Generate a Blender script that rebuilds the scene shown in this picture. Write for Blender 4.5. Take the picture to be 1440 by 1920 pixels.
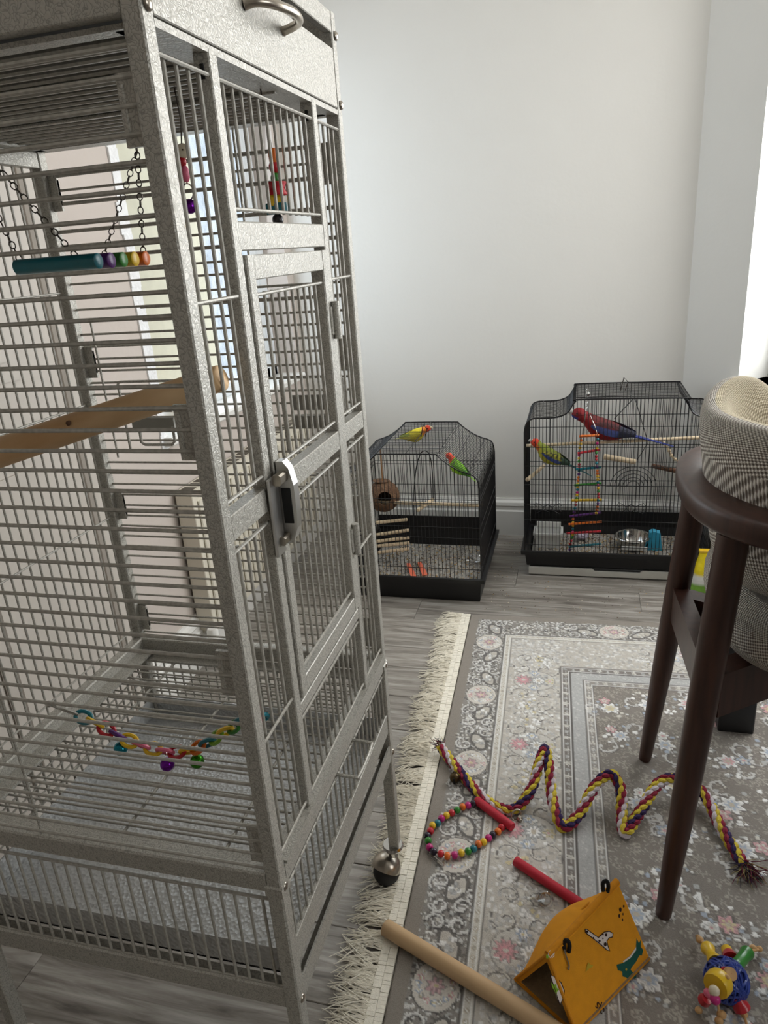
import bpy, math, random
import numpy as np
from mathutils import Vector, Matrix, Quaternion
random.seed(7)
for o in list(bpy.data.objects): bpy.data.objects.remove(o)
scene = bpy.context.scene
COL = scene.collection
PI = math.pi

# ------------------------------------------------------------------ camera
CAM = Vector((0.3194, -0.5626, 1.2)); YAW, PITCH, ROLL, FPX = -0.27989, 0.35289, -0.07432, 1340.0
_f = Vector((math.sin(YAW)*math.cos(PITCH), math.cos(YAW)*math.cos(PITCH), -math.sin(PITCH)))
_r0 = Vector((math.cos(YAW), -math.sin(YAW), 0)); _u0 = _r0.cross(_f)
_r = math.cos(ROLL)*_r0 + math.sin(ROLL)*_u0; _u = -math.sin(ROLL)*_r0 + math.cos(ROLL)*_u0
cd = bpy.data.cameras.new('camera'); cam = bpy.data.objects.new('camera', cd); COL.objects.link(cam)
cd.sensor_fit = 'VERTICAL'; cd.sensor_height = 36; cd.sensor_width = 27; cd.lens = FPX/1920*36
cd.clip_start = 0.02; cd.clip_end = 60
m = Matrix((( _r.x, _u.x, -_f.x, CAM.x), (_r.y, _u.y, -_f.y, CAM.y), (_r.z, _u.z, -_f.z, CAM.z), (0, 0, 0, 1)))
cam.matrix_world = m; scene.camera = cam
def at(px, py, x=None, y=None, z=None):
    """a measured spot of the photograph as a point of the room, given one known coordinate"""
    d = _f + (px-720)/FPX*_r - (py-960)/FPX*_u
    if x is not None: t = (x-CAM.x)/d.x
    elif y is not None: t = (y-CAM.y)/d.y
    else: t = (z-CAM.z)/d.z
    return CAM + d*t

# ------------------------------------------------------------------ world, daylight, exposure
w = bpy.data.worlds.new('world'); scene.world = w; w.use_nodes = True
bg = w.node_tree.nodes['Background']; bg.inputs[0].default_value = (0.86, 0.93, 1.0, 1); bg.inputs[1].default_value = 2.4
scene.view_settings.view_transform = 'Standard'; scene.view_settings.look = 'None'
scene.view_settings.gamma = 1; scene.view_settings.use_curve_mapping = False
scene.view_settings.exposure = -0.10
cy = scene.cycles
cy.max_bounces = 4; cy.diffuse_bounces = 3; cy.glossy_bounces = 2; cy.transmission_bounces = 2; cy.transparent_max_bounces = 5; cy.use_adaptive_sampling = True; cy.adaptive_threshold = 0.07; cy.adaptive_min_samples = 16; cy.caustics_reflective = False; cy.caustics_refractive = False
def area(name, loc, aim, sx, sy, power, col):
    l = bpy.data.lights.new(name, 'AREA'); l.shape = 'RECTANGLE'; l.size = sx; l.size_y = sy; l.energy = power; l.color = col
    o = bpy.data.objects.new(name, l); COL.objects.link(o); o.location = loc
    o.rotation_euler = (Vector(aim)-Vector(loc)).to_track_quat('-Z', 'Y').to_euler(); return o
# room: x XL..XR, y YF..YB ; the back wall turns at CX into the bay wall with its own window
XL, XR, YF, YB, ZC, CX = -0.83, 2.7, -2.3, 2.345, 2.45, 0.70
BAY = math.radians(47); bdir = Vector((math.cos(BAY), -math.sin(BAY), 0)); bnor = Vector((-math.sin(BAY), -math.cos(BAY), 0))
WS0, WS1, WZ0, WZ1 = 0.232, 1.50, 0.67, 2.12       # bay window along the bay wall
LY0, LY1, LZ0, LZ1 = 1.22, 2.28, 0.72, 1.95       # left window along the left wall
bc = Vector((CX, YB, 0)) + bdir*((WS0+WS1)/2)
area('bay_window_daylight', bc - bnor*0.14 + Vector((0, 0, (WZ0+WZ1)/2)), bc + bnor*2 + Vector((0, 0, 0.95)), WS1-WS0, WZ1-WZ0, 46, (1.0, 0.983, 0.955))
area('left_window_daylight', (XL-0.085, (LY0+LY1)/2, (LZ0+LZ1)/2), (XL+2, (LY0+LY1)/2-0.1, 1.1), LY1-LY0, LZ1-LZ0, 5.6, (0.84, 0.93, 1.0))

SY0, SY1, SZ0, SZ1 = -1.15, 0.02, 0.85, 2.10     # unseen window and lamp added in the right wall to brighten the back wall
area('added_side_fill', (XR+0.02, (SY0+SY1)/2, (SZ0+SZ1)/2), (0, 1.2, 1.3), SY1-SY0, SZ1-SZ0, 15, (1.0, 0.96, 0.90))

# ------------------------------------------------------------------ helpers
def lin(c): c = c/255.0; return c/12.92 if c <= 0.04045 else ((c+0.055)/1.055)**2.4
def rgb(r, g, b): return (lin(r), lin(g), lin(b), 1)
class MB:
    def __init__(s): s.v = []; s.f = []; s.uv = None; s.c = []
    def add(s, vs, fs, col=None):
        n = len(s.v); s.v.extend([tuple(p) for p in vs]); s.f.extend([tuple(i+n for i in f) for f in fs])
        if col is not None: s.c.extend([col]*len(vs))
        return s
    def box(s, x0, x1, y0, y1, z0, z1, ch=0.0):
        if ch <= 0:
            vs = [(x, y, z) for x in (x0, x1) for y in (y0, y1) for z in (z0, z1)]
            return s.add(vs, [(0, 1, 3, 2), (4, 6, 7, 5), (0, 4, 5, 1), (2, 3, 7, 6), (0, 2, 6, 4), (1, 5, 7, 3)])
        d = [x1-x0, y1-y0, z1-z0]; a = d.index(max(d)); ch = min(ch, min(d)*0.45)
        o = [(x0, x1), (y0, y1), (z0, z1)]; b, c = [(1, 2), (2, 0), (0, 1)][a]
        (p0, p1), (q0, q1) = o[b], o[c]
        poly = [(p0+ch, q0), (p1-ch, q0), (p1, q0+ch), (p1, q1-ch), (p1-ch, q1), (p0+ch, q1), (p0, q1-ch), (p0, q0+ch)]
        vs = []
        for t in o[a]:
            for (p, q) in poly:
                k = [0, 0, 0]; k[a] = t; k[b] = p; k[c] = q; vs.append(k)
        fs = [(i, (i+1) % 8, 8+(i+1) % 8, 8+i) for i in range(8)] + [tuple(range(7, -1, -1)), tuple(range(8, 16))]
        return s.add(vs, fs)
    def obox(s, c, a, b, d):
        c, a, b, d = Vector(c), Vector(a), Vector(b), Vector(d)
        vs = [c+i*a+j*b+k*d for i in (-1, 1) for j in (-1, 1) for k in (-1, 1)]
        return s.add(vs, [(0, 1, 3, 2), (4, 6, 7, 5), (0, 4, 5, 1), (2, 3, 7, 6), (0, 2, 6, 4), (1, 5, 7, 3)])
    def beam(s, p, q, wid, hei, up=(0, 0, 1)):
        p, q = Vector(p), Vector(q); d = (q-p); a = d.normalized(); u = Vector(up); sd = a.cross(u).normalized(); u = sd.cross(a)
        return s.obox((p+q)/2, d/2, sd*wid/2, u*hei/2)
    def tube(s, pts, r, n=6, closed=False, caps=True, col=None):
        pts = [Vector(p) for p in pts]; N = len(pts); rr = r if isinstance(r, (list, tuple)) else [r]*N
        tang = []
        for i in range(N):
            if closed: t = pts[(i+1) % N]-pts[i-1]
            else: t = pts[min(i+1, N-1)]-pts[max(i-1, 0)]
            tang.append(t.normalized() if t.length > 1e-12 else Vector((0, 0, 1)))
        up = Vector((0, 0, 1)) if abs(tang[0].z) < 0.9 else Vector((1, 0, 0))
        nrm = (up - tang[0]*up.dot(tang[0])).normalized(); vs = []
        for i in range(N):
            nrm = nrm - tang[i]*nrm.dot(tang[i])
            if nrm.length < 1e-6: nrm = tang[i].orthogonal()
            nrm.normalize(); bi = tang[i].cross(nrm)
            for k in range(n):
                a = 2*PI*k/n; vs.append(pts[i] + (nrm*math.cos(a)+bi*math.sin(a))*rr[i])
        fs = []
        for i in range(N if closed else N-1):
            j = (i+1) % N
            for k in range(n): fs.append((i*n+k, i*n+(k+1) % n, j*n+(k+1) % n, j*n+k))
        if caps and not closed: fs += [tuple(range(n-1, -1, -1)), tuple((N-1)*n+k for k in range(n))]
        return s.add(vs, fs, col)
    def ring(s, c, R, r, axis=(0, 0, 1), n=14, m=6, ax2=None, stretch=1.0, col=None):
        a = Vector(axis).normalized(); e = (Vector(ax2) if ax2 else a.orthogonal()).normalized(); g = a.cross(e); c = Vector(c)
        return s.tube([c+e*math.cos(2*PI*k/n)*R*stretch+g*math.sin(2*PI*k/n)*R for k in range(n)], r, m, True, col=col)
    def lathe(s, prof, o=(0, 0, 0), axis=(0, 0, 1), n=16, col=None):
        a = Vector(axis).normalized(); e = a.orthogonal().normalized(); g = a.cross(e); o = Vector(o); vs = []; fs = []
        for (r, h) in prof:
            for k in range(n): t = 2*PI*k/n; vs.append(o+a*h+(e*math.cos(t)+g*math.sin(t))*max(r, 1e-5))
        for i in range(len(prof)-1):
            for k in range(n): fs.append((i*n+k, i*n+(k+1) % n, (i+1)*n+(k+1) % n, (i+1)*n+k))
        return s.add(vs, fs, col)
    def ball(s, c, r, nu=14, nv=9, col=None, rot=None):
        c = Vector(c); r = r if isinstance(r, (list, tuple)) else (r, r, r); vs = []; fs = []
        for i in range(nv+1):
            t = PI*i/nv
            for k in range(nu):
                p = 2*PI*k/nu; q = Vector((r[0]*math.sin(t)*math.cos(p), r[1]*math.sin(t)*math.sin(p), r[2]*math.cos(t)))
                if rot is not None: q = rot @ q
                vs.append(c+q)
        for i in range(nv):
            for k in range(nu): fs.append((i*nu+k, (i+1)*nu+k, (i+1)*nu+(k+1) % nu, i*nu+(k+1) % nu))
        return s.add(vs, fs, col)
    def prism(s, poly, o, e1, e2, thick):
        o, e1, e2 = Vector(o), Vector(e1), Vector(e2); n = e1.cross(e2).normalized()*thick; N = len(poly)
        a = [o+e1*p+e2*q for p, q in poly]; vs = a+[p+n for p in a]
        return s.add(vs, [tuple(range(N-1, -1, -1)), tuple(range(N, 2*N))]+[(i, (i+1) % N, N+(i+1) % N, N+i) for i in range(N)])
    def grid(s, fn, nu, nv, uvs=None, cu=False):
        n0 = len(s.v); M = nu if cu else nu+1
        for j in range(nv+1):
            for i in range(M): s.v.append(tuple(fn(i/nu, j/nv)))
        for j in range(nv):
            for i in range(nu):
                a, b = n0+j*M+i, n0+j*M+(i+1) % M
                s.f.append((a, b, b+M, a+M))
        if uvs:
            if s.uv is None: s.uv = {}
            k = 0
            for j in range(nv):
                for i in range(nu):
                    fi = len(s.f)-nu*nv+k; k += 1
                    s.uv[fi] = [uvs(i/nu, j/nv), uvs((i+1)/nu, j/nv), uvs((i+1)/nu, (j+1)/nv), uvs(i/nu, (j+1)/nv)]
        return s
    def mesh(s, name, mat, smooth=True, off=None, ang=40):
        if off is not None:
            ox, oy, oz = off; s.v = [(p[0]-ox, p[1]-oy, p[2]-oz) for p in s.v]
        me = bpy.data.meshes.new(name); me.from_pydata(s.v, [], s.f)
        for mm in (mat if isinstance(mat, (list, tuple)) else [mat]): me.materials.append(mm)
        if s.uv:
            ul = me.uv_layers.new(name='UVMap')
            for fi, q in s.uv.items():
                p = me.polygons[fi]
                for k, li in enumerate(p.loop_indices): ul.data[li].uv = q[k]
        if s.c and len(s.c) == len(s.v):
            ca = me.color_attributes.new('Col', 'FLOAT_COLOR', 'POINT')
            ca.data.foreach_set('color', [x for c in s.c for x in c])
        if smooth:
            me.polygons.foreach_set('use_smooth', [True]*len(me.polygons)); me.set_sharp_from_angle(angle=math.radians(ang))
        me.update(); return me
    def build(s, name, mat, parent=None, smooth=True, off=None, ang=40):
        o = bpy.data.objects.new(name, s.mesh(name, mat, smooth, off, ang)); COL.objects.link(o)
        if parent: o.parent = parent
        return o
def tag(o, label=None, cat=None, group=None, kind=None):
    if label: o['label'] = label
    if cat: o['category'] = cat
    if group: o['group'] = group
    if kind: o['kind'] = kind
    return o
def thing(name, label, cat, loc=(0, 0, 0), rot=(0, 0, 0), group=None):
    o = bpy.data.objects.new(name, None); COL.objects.link(o); o.location = loc; o.rotation_euler = rot
    o.empty_display_size = 0.05
    return tag(o, label, cat, group)
def put(me, name, parent, loc=(0, 0, 0), rot=None):
    o = bpy.data.objects.new(name, me); COL.objects.link(o); o.parent = parent; o.location = loc
    if rot is not None: o.rotation_euler = rot
    return o
def smooth_path(pts, k=8, closed=False):
    P = [Vector(p) for p in pts]; N = len(P); out = []
    for i in range(N if closed else N-1):
        a, b, c, d = (P[i-1] if (closed or i > 0) else P[0]), P[i], P[(i+1) % N], (P[(i+2) % N] if (closed or i+2 < N) else P[-1])
        for j in range(k):
            t = j/k; t2, t3 = t*t, t*t*t
            out.append(0.5*((2*b)+(c-a)*t+(2*a-5*b+4*c-d)*t2+(3*b-a-3*c+d)*t3))
    if not closed: out.append(P[-1])
    return out
def quat_x(d): return Vector(d).to_track_quat('X', 'Z').to_euler()

# ------------------------------------------------------------------ materials
MATS = {}
def mk(name, col, rough=0.5, metal=0.0, var=0.0, vs=20, bump=0.0, bs=80, stretch=(1, 1, 1), col2=None, spec=0.5, attr=False, coat=0.0, emit=None, kind='noise', detail=3, trans=0.0):
    if name in MATS: return MATS[name]
    M = bpy.data.materials.new(name); M.use_nodes = True; nt = M.node_tree; N = nt.nodes; L = nt.links
    b = N['Principled BSDF']; b.inputs['Roughness'].default_value = rough; b.inputs['Metallic'].default_value = metal
    b.inputs['Base Color'].default_value = col; b.inputs['Specular IOR Level'].default_value = spec
    b.inputs['Coat Weight'].default_value = coat; b.inputs['Transmission Weight'].default_value = trans
    tc = N.new('ShaderNodeTexCoord'); mp = N.new('ShaderNodeMapping'); mp.inputs['Scale'].default_value = stretch
    L.new(tc.outputs['Object'], mp.inputs['Vector'])
    src = None
    if attr:
        a = N.new('ShaderNodeAttribute'); a.attribute_name = 'Col'; src = a.outputs['Color']
    nz = N.new('ShaderNodeTexNoise'); nz.inputs['Scale'].default_value = vs; nz.inputs['Detail'].default_value = detail
    L.new(mp.outputs['Vector'], nz.inputs['Vector'])
    mx = N.new('ShaderNodeMix'); mx.data_type = 'RGBA'; 
    if src is not None:
        mx.blend_type = 'MULTIPLY'; mx.inputs[0].default_value = 1; L.new(src, mx.inputs[6])
        r = N.new('ShaderNodeMapRange'); r.inputs[1].default_value = 0.25; r.inputs[2].default_value = 0.75; r.inputs[3].default_value = 1-var; r.inputs[4].default_value = 1+var
        L.new(nz.outputs['Fac'], r.inputs[0]); L.new(r.outputs[0], mx.inputs[7])
    else:
        c2 = col2 if col2 else tuple(max(0, x*(1-var)) for x in col[:3])+(1,)
        c1 = col if col2 else tuple(min(1, x*(1+var)) for x in col[:3])+(1,)
        r = N.new('ShaderNodeMapRange'); r.inputs[1].default_value = 0.3; r.inputs[2].default_value = 0.7
        L.new(nz.outputs['Fac'], r.inputs[0]); L.new(r.outputs[0], mx.inputs[0])
        mx.inputs[6].default_value = c1; mx.inputs[7].default_value = c2
    L.new(mx.outputs[2], b.inputs['Base Color'])
    if bump > 0:
        n2 = N.new('ShaderNodeTexNoise'); n2.inputs['Scale'].default_value = bs; n2.inputs['Detail'].default_value = 2
        L.new(mp.outputs['Vector'], n2.inputs['Vector'])
        bp = N.new('ShaderNodeBump'); bp.inputs['Strength'].default_value = bump; bp.inputs['Distance'].default_value = 0.01
        L.new(n2.outputs['Fac'], bp.inputs['Height']); L.new(bp.outputs['Normal'], b.inputs['Normal'])
    MATS[name] = M; return M

def hammer_material():
    M = bpy.data.materials.new('hammered_grey_enamel'); M.use_nodes = True; nt = M.node_tree; N = nt.nodes; L = nt.links; b = N['Principled BSDF']
    tc = N.new('ShaderNodeTexCoord'); gm = N.new('ShaderNodeNewGeometry')
    nz = N.new('ShaderNodeTexNoise'); nz.inputs['Scale'].default_value = 160; nz.inputs['Detail'].default_value = 0; L.new(gm.outputs['Position'], nz.inputs['Vector'])
    va = N.new('ShaderNodeVectorMath'); va.operation = 'MULTIPLY_ADD'; va.inputs[1].default_value = (0.010,)*3
    L.new(nz.outputs['Color'], va.inputs[0]); L.new(gm.outputs['Position'], va.inputs[2])
    vo = N.new('ShaderNodeTexVoronoi'); vo.feature = 'DISTANCE_TO_EDGE'; vo.inputs['Scale'].default_value = 210; L.new(va.outputs[0], vo.inputs['Vector'])
    r = N.new('ShaderNodeMapRange'); r.inputs[1].default_value = 0.0; r.inputs[2].default_value = 0.10; L.new(vo.outputs['Distance'], r.inputs[0])
    mx = N.new('ShaderNodeMix'); mx.data_type = 'RGBA'; mx.inputs[6].default_value = rgb(140, 138, 130); mx.inputs[7].default_value = rgb(182, 179, 170)
    L.new(r.outputs[0], mx.inputs[0]); L.new(mx.outputs[2], b.inputs['Base Color'])
    b.inputs['Metallic'].default_value = 0.20; b.inputs['Roughness'].default_value = 0.42
    bp = N.new('ShaderNodeBump'); bp.inputs['Strength'].default_value = 0.55; bp.inputs['Distance'].default_value = 0.0012
    L.new(vo.outputs['Distance'], bp.inputs['Height']); L.new(bp.outputs['Normal'], b.inputs['Normal'])
    return M
HAM = hammer_material()
HAMB = None
def tray_material():
    M = bpy.data.materials.new('embossed_galvanised_tray'); M.use_nodes = True; nt = M.node_tree; N = nt.nodes; L = nt.links; b = N['Principled BSDF']
    tc = N.new('ShaderNodeTexCoord'); vo = N.new('ShaderNodeTexVoronoi'); vo.inputs['Scale'].default_value = 170; L.new(tc.outputs['Object'], vo.inputs['Vector'])
    b.inputs['Base Color'].default_value = rgb(204, 205, 204); b.inputs['Metallic'].default_value = 0.35; b.inputs['Roughness'].default_value = 0.30
    bp = N.new('ShaderNodeBump'); bp.inputs['Strength'].default_value = 0.6; bp.inputs['Distance'].default_value = 0.003
    L.new(vo.outputs['Distance'], bp.inputs['Height']); L.new(bp.outputs['Normal'], b.inputs['Normal']); return M
TRAY = tray_material()
def bar_material():
    M = bpy.data.materials.new('grey_enamel_bar'); M.use_nodes = True; N = M.node_tree.nodes; L = M.node_tree.links; b = N['Principled BSDF']
    gm = N.new('ShaderNodeNewGeometry'); nz = N.new('ShaderNodeTexNoise'); nz.inputs['Scale'].default_value = 260; nz.inputs['Detail'].default_value = 0; L.new(gm.outputs['Position'], nz.inputs['Vector'])
    mx = N.new('ShaderNodeMix'); mx.data_type = 'RGBA'; mx.inputs[6].default_value = rgb(150, 147, 138); mx.inputs[7].default_value = rgb(190, 187, 178); L.new(nz.outputs['Fac'], mx.inputs[0]); L.new(mx.outputs[2], b.inputs['Base Color'])
    b.inputs['Metallic'].default_value = 0.2; b.inputs['Roughness'].default_value = 0.45; return M
HAMB = bar_material()
WALL = mk('warm_white_wall_paint', rgb(226, 224, 218), 0.75, var=0.012, vs=3, bump=0.05, bs=60)
CEIL = mk('ceiling_paint', rgb(228, 226, 220), 0.8, var=0.01)
WHITE = mk('white_gloss_paint', rgb(232, 231, 226), 0.32, var=0.015, vs=8, bump=0.03, bs=40)
UPVC = mk('white_window_frame', rgb(228, 234, 238), 0.3, var=0.01)
RAD = mk('cream_radiator_enamel', rgb(222, 216, 200), 0.35, var=0.02, vs=6)
BLK = mk('black_cage_wire', rgb(22, 22, 24), 0.38, 0.2, var=0.15, vs=30)
BLKP = mk('black_plastic_base', rgb(17, 17, 19), 0.42, var=0.15, vs=25)
GREYP = mk('pale_grey_plastic', rgb(196, 194, 186), 0.45, var=0.05)
CHROME = mk('polished_steel', rgb(200, 198, 194), 0.16, 1.0, var=0.04)
BRUSH = mk('brushed_nickel', rgb(176, 168, 156), 0.28, 1.0, var=0.08, vs=60)
DARKM = mk('dark_steel_wire', rgb(70, 64, 58), 0.4, 0.8, var=0.1)
BRONZE = mk('antique_bell_metal', rgb(84, 70, 48), 0.35, 0.9, var=0.2)
RUBBER = mk('black_rubber', rgb(16, 16, 16), 0.7, var=0.1)
WOOD = mk('pale_beech_dowel', rgb(206, 172, 130), 0.55, var=0.12, vs=30, stretch=(0.12, 1, 1), bump=0.05, bs=120, detail=5)
PINE = mk('natural_branch_wood', rgb(236, 204, 160), 0.6, col2=rgb(204, 162, 114), vs=22, stretch=(0.25, 1, 1), bump=0.15, bs=60, detail=5)
PALEW = mk('pale_raw_wood', rgb(216, 196, 164), 0.65, var=0.12, vs=60, bump=0.1)
BARK = mk('brown_bark_stick', rgb(96, 66, 48), 0.8, var=0.3, vs=60, bump=0.4)
WALNUT = mk('dark_walnut_stain', rgb(74, 46, 36), 0.38, col2=rgb(52, 31, 25), vs=14, stretch=(6, 6, 0.6), detail=5)
TABLE = mk('dark_table_veneer', rgb(70, 40, 34), 0.35, var=0.15, vs=12, stretch=(0.3, 3, 3))
COCO = mk('coconut_shell', rgb(128, 98, 72), 0.85, col2=rgb(84, 58, 40), vs=70, bump=0.5, bs=150, detail=5)
PAPER = mk('grey_newspaper', rgb(176, 172, 164), 0.9, col2=rgb(120, 118, 114), vs=45)
ATTR = mk('vertex_coloured_paint', (1, 1, 1, 1), 0.5, attr=True, var=0.06, vs=60)
FEATHER = mk('feathers', (1, 1, 1, 1), 0.7, attr=True, var=0.16, vs=160, bump=0.25, bs=200)
ROPEM = mk('cotton_rope', (1, 1, 1, 1), 0.85, attr=True, var=0.12, vs=400, bump=0.5, bs=700)
CREAM = mk('cream_cotton', rgb(244, 238, 222), 0.9, var=0.06, vs=120, bump=0.2, bs=500)
TANF = mk('tan_fleece_lining', rgb(150, 122, 88), 0.95, var=0.12, vs=120, bump=0.4, bs=300)
MUST = mk('mustard_cotton_print', rgb(228, 152, 14), 0.85, var=0.05, vs=60, bump=0.15, bs=900)
MUSTD = mk('mustard_seam', rgb(216, 140, 12), 0.85, var=0.06, vs=90, bump=0.15, bs=700)
FLEECE = mk('white_fleece', rgb(206, 198, 182), 0.95, var=0.1, vs=200, bump=0.4, bs=300)
REDW = mk('red_dyed_wood', rgb(184, 24, 48), 0.6, var=0.12, vs=60, stretch=(0.2, 1, 1))
def colour(name, r, g, b, rough=0.35, coat=0.2): return mk(name, rgb(r, g, b), rough, var=0.08, vs=40, coat=coat)
PAL = dict(red=colour('red_paint', 188, 24, 40), orange=colour('orange_paint', 226, 112, 26), yellow=colour('yellow_paint', 232, 190, 34),
  green=colour('green_paint', 48, 132, 44), teal=colour('teal_paint', 18, 112, 126), navy=colour('blackberry_paint', 34, 22, 44), magenta=colour('magenta_paint', 190, 28, 118),
  purple=colour('purple_paint', 88, 28, 116), pink=colour('pink_plastic', 228, 110, 140), white=colour('cream_bead_paint', 222, 210, 184), lime=colour('lime_plastic', 128, 178, 40),
  mint=colour('mint_paint', 120, 168, 128), black=colour('black_bead_paint', 22, 16, 22), blue=colour('blue_wicker', 36, 62, 150), skyblue=colour('sky_blue_plastic', 62, 170, 206),
  coral=colour('coral_plastic', 236, 116, 86), natural=mk('natural_bead_wood', rgb(202, 160, 108), 0.6, var=0.12, vs=60), crimson=colour('crimson_leather', 172, 20, 34, 0.6, 0))
BELLS = {k: mk('bell_'+k, rgb(*c), 0.22, 0.85, var=0.1) for k, c in dict(teal=(30, 130, 150), purple=(112, 26, 150), green=(60, 140, 30), gold=(190, 150, 20)).items()}
def glass_material(name, tint=(0.96, 0.98, 1.0, 1), fac=0.06):
    M = bpy.data.materials.new(name); M.use_nodes = True; nt = M.node_tree; N = nt.nodes; L = nt.links
    N.remove(N['Principled BSDF']); t = N.new('ShaderNodeBsdfTransparent'); t.inputs[0].default_value = tint
    g = N.new('ShaderNodeBsdfGlossy'); g.inputs[1].default_value = 0.03; mx = N.new('ShaderNodeMixShader'); mx.inputs[0].default_value = fac
    nz = N.new('ShaderNodeTexNoise'); nz.inputs['Scale'].default_value = 4; r = N.new('ShaderNodeMapRange'); r.inputs[3].default_value = 0.9; r.inputs[4].default_value = 1
    L.new(nz.outputs['Fac'], r.inputs[0]); cb = N.new('ShaderNodeMix'); cb.data_type = 'RGBA'; cb.inputs[6].default_value = (0.9, 0.94, 0.96, 1); cb.inputs[7].default_value = tint
    L.new(r.outputs[0], cb.inputs[0]); L.new(cb.outputs[2], t.inputs[0])
    L.new(t.outputs[0], mx.inputs[1]); L.new(g.outputs[0], mx.inputs[2]); L.new(mx.outputs[0], N['Material Output'].inputs[0]); return M
GLASS = glass_material('window_glass')
CLEARP = glass_material('clear_film', (0.93, 0.93, 0.93, 1), 0.22)
def floor_material():
    M = bpy.data.materials.new('grey_brown_laminate'); M.use_nodes = True; nt = M.node_tree; N = nt.nodes; L = nt.links; b = N['Principled BSDF']
    gm = N.new('ShaderNodeNewGeometry'); oi = N.new('ShaderNodeObjectInfo')
    ad = N.new('ShaderNodeVectorMath'); ad.operation = 'MULTIPLY_ADD'; ad.inputs[1].default_value = (7, 7, 7)
    cr = N.new('ShaderNodeCombineXYZ'); L.new(oi.outputs['Random'], cr.inputs[0]); L.new(oi.outputs['Random'], cr.inputs[2])
    L.new(cr.outputs[0], ad.inputs[0]); L.new(gm.outputs['Position'], ad.inputs[2])
    mp = N.new('ShaderNodeMapping'); mp.inputs['Scale'].default_value = (2.2, 26, 1); L.new(ad.outputs[0], mp.inputs['Vector'])
    nz = N.new('ShaderNodeTexNoise'); nz.inputs['Scale'].default_value = 2.0; nz.inputs['Detail'].default_value = 5; nz.inputs['Roughness'].default_value = 0.62; nz.inputs['Distortion'].default_value = 0.7
    L.new(mp.outputs['Vector'], nz.inputs['Vector'])
    cr = N.new('ShaderNodeValToRGB'); e = cr.color_ramp.elements; e[0].position = 0.30; e[0].color = rgb(98, 92, 86); e[1].position = 0.72; e[1].color = rgb(186, 182, 175)
    x = cr.color_ramp.elements.new(0.5); x.color = rgb(146, 140, 132); L.new(nz.outputs['Fac'], cr.inputs[0])
    hs = N.new('ShaderNodeHueSaturation'); r = N.new('ShaderNodeMapRange'); r.inputs[3].default_value = 0.84; r.inputs[4].default_value = 1.10
    L.new(oi.outputs['Random'], r.inputs[0]); L.new(r.outputs[0], hs.inputs['Value']); L.new(cr.outputs[0], hs.inputs['Color']); L.new(hs.outputs[0], b.inputs['Base Color'])
    b.inputs['Roughness'].default_value = 0.34
    bp = N.new('ShaderNodeBump'); bp.inputs['Strength'].default_value = 0.12; bp.inputs['Distance'].default_value = 0.002; L.new(nz.outputs['Fac'], bp.inputs['Height']); L.new(bp.outputs['Normal'], b.inputs['Normal'])
    return M
FLOOR = floor_material()
def weave_material(name, light, dark, period=0.0092):
    """two-tone basket weave laid out in the cloth's own metres (UV)"""
    M = bpy.data.materials.new(name); M.use_nodes = True; nt = M.node_tree; N = nt.nodes; L = nt.links; b = N['Principled BSDF']
    uv = N.new('ShaderNodeUVMap'); mp = N.new('ShaderNodeMapping'); s = 2*PI/period; mp.inputs['Scale'].default_value = (s, s, 1); mp.inputs['Rotation'].default_value = (0, 0, 0.55); L.new(uv.outputs[0], mp.inputs['Vector'])
    sp = N.new('ShaderNodeSeparateXYZ'); L.new(mp.outputs[0], sp.inputs[0])
    def op(o, a, bb=None, v=None):
        n = N.new('ShaderNodeMath'); n.operation = o
        L.new(a, n.inputs[0])
        if bb is not None: L.new(bb, n.inputs[1])
        if v is not None: n.inputs[1].default_value = v
        return n.outputs[0]
    su, sv = op('SINE', sp.outputs[0]), op('SINE', sp.outputs[1])
    pr = op('MULTIPLY', su, sv); 
    r = N.new('ShaderNodeMapRange'); r.inputs[1].default_value = -0.35; r.inputs[2].default_value = 0.35; L.new(pr, r.inputs[0])
    mx = N.new('ShaderNodeMix'); mx.data_type = 'RGBA'; mx.inputs[6].default_value = dark; mx.inputs[7].default_value = light; L.new(r.outputs[0], mx.inputs[0])
    L.new(mx.outputs[2], b.inputs['Base Color']); b.inputs['Roughness'].default_value = 0.9
    bp = N.new('ShaderNodeBump'); bp.inputs['Strength'].default_value = 0.7; bp.inputs['Distance'].default_value = 0.0025; L.new(pr, bp.inputs['Height']); L.new(bp.outputs['Normal'], b.inputs['Normal'])
    return M
TWEED = weave_material('two_tone_tweed', rgb(234, 228, 217), rgb(122, 111, 102))
TWEED_LIT = weave_material('warm_lit_tweed_copy', rgb(228, 216, 188), rgb(178, 164, 134))  # creamier copy of the tweed, warm light put into its colour

# ------------------------------------------------------------------ the room
def struct(o): o['kind'] = 'structure'; return o
fl = struct(MB().box(XL-0.2, XR+0.2, YF-0.2, YB+1.0, -0.06, -0.012).build('floor', mk('dark_floor_joint', rgb(50, 44, 38), 0.8, var=0.1), smooth=False))
PW, PL = 0.148, 1.18
k = 0; y = YF; row = 0
plank_me = None
while y < YB+0.3:
    x = XL - (row*0.43 % PL)
    while x < XR:
        x0, x1 = max(x, XL), min(x+PL, XR)
        if x1-x0 > 0.02:
            MB().box(x0+0.0006, x1-0.0006, y+0.0006, y+PW-0.0006, -0.012, 0.0, 0.0012).build('plank', FLOOR, fl, smooth=False)
        x += PL
    y += PW; row += 1
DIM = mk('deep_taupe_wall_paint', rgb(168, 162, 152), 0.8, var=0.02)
LEFTW = mk('pinkish_beige_wall_paint', rgb(200, 190, 182), 0.75, var=0.012, vs=3, bump=0.05, bs=60)
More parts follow.
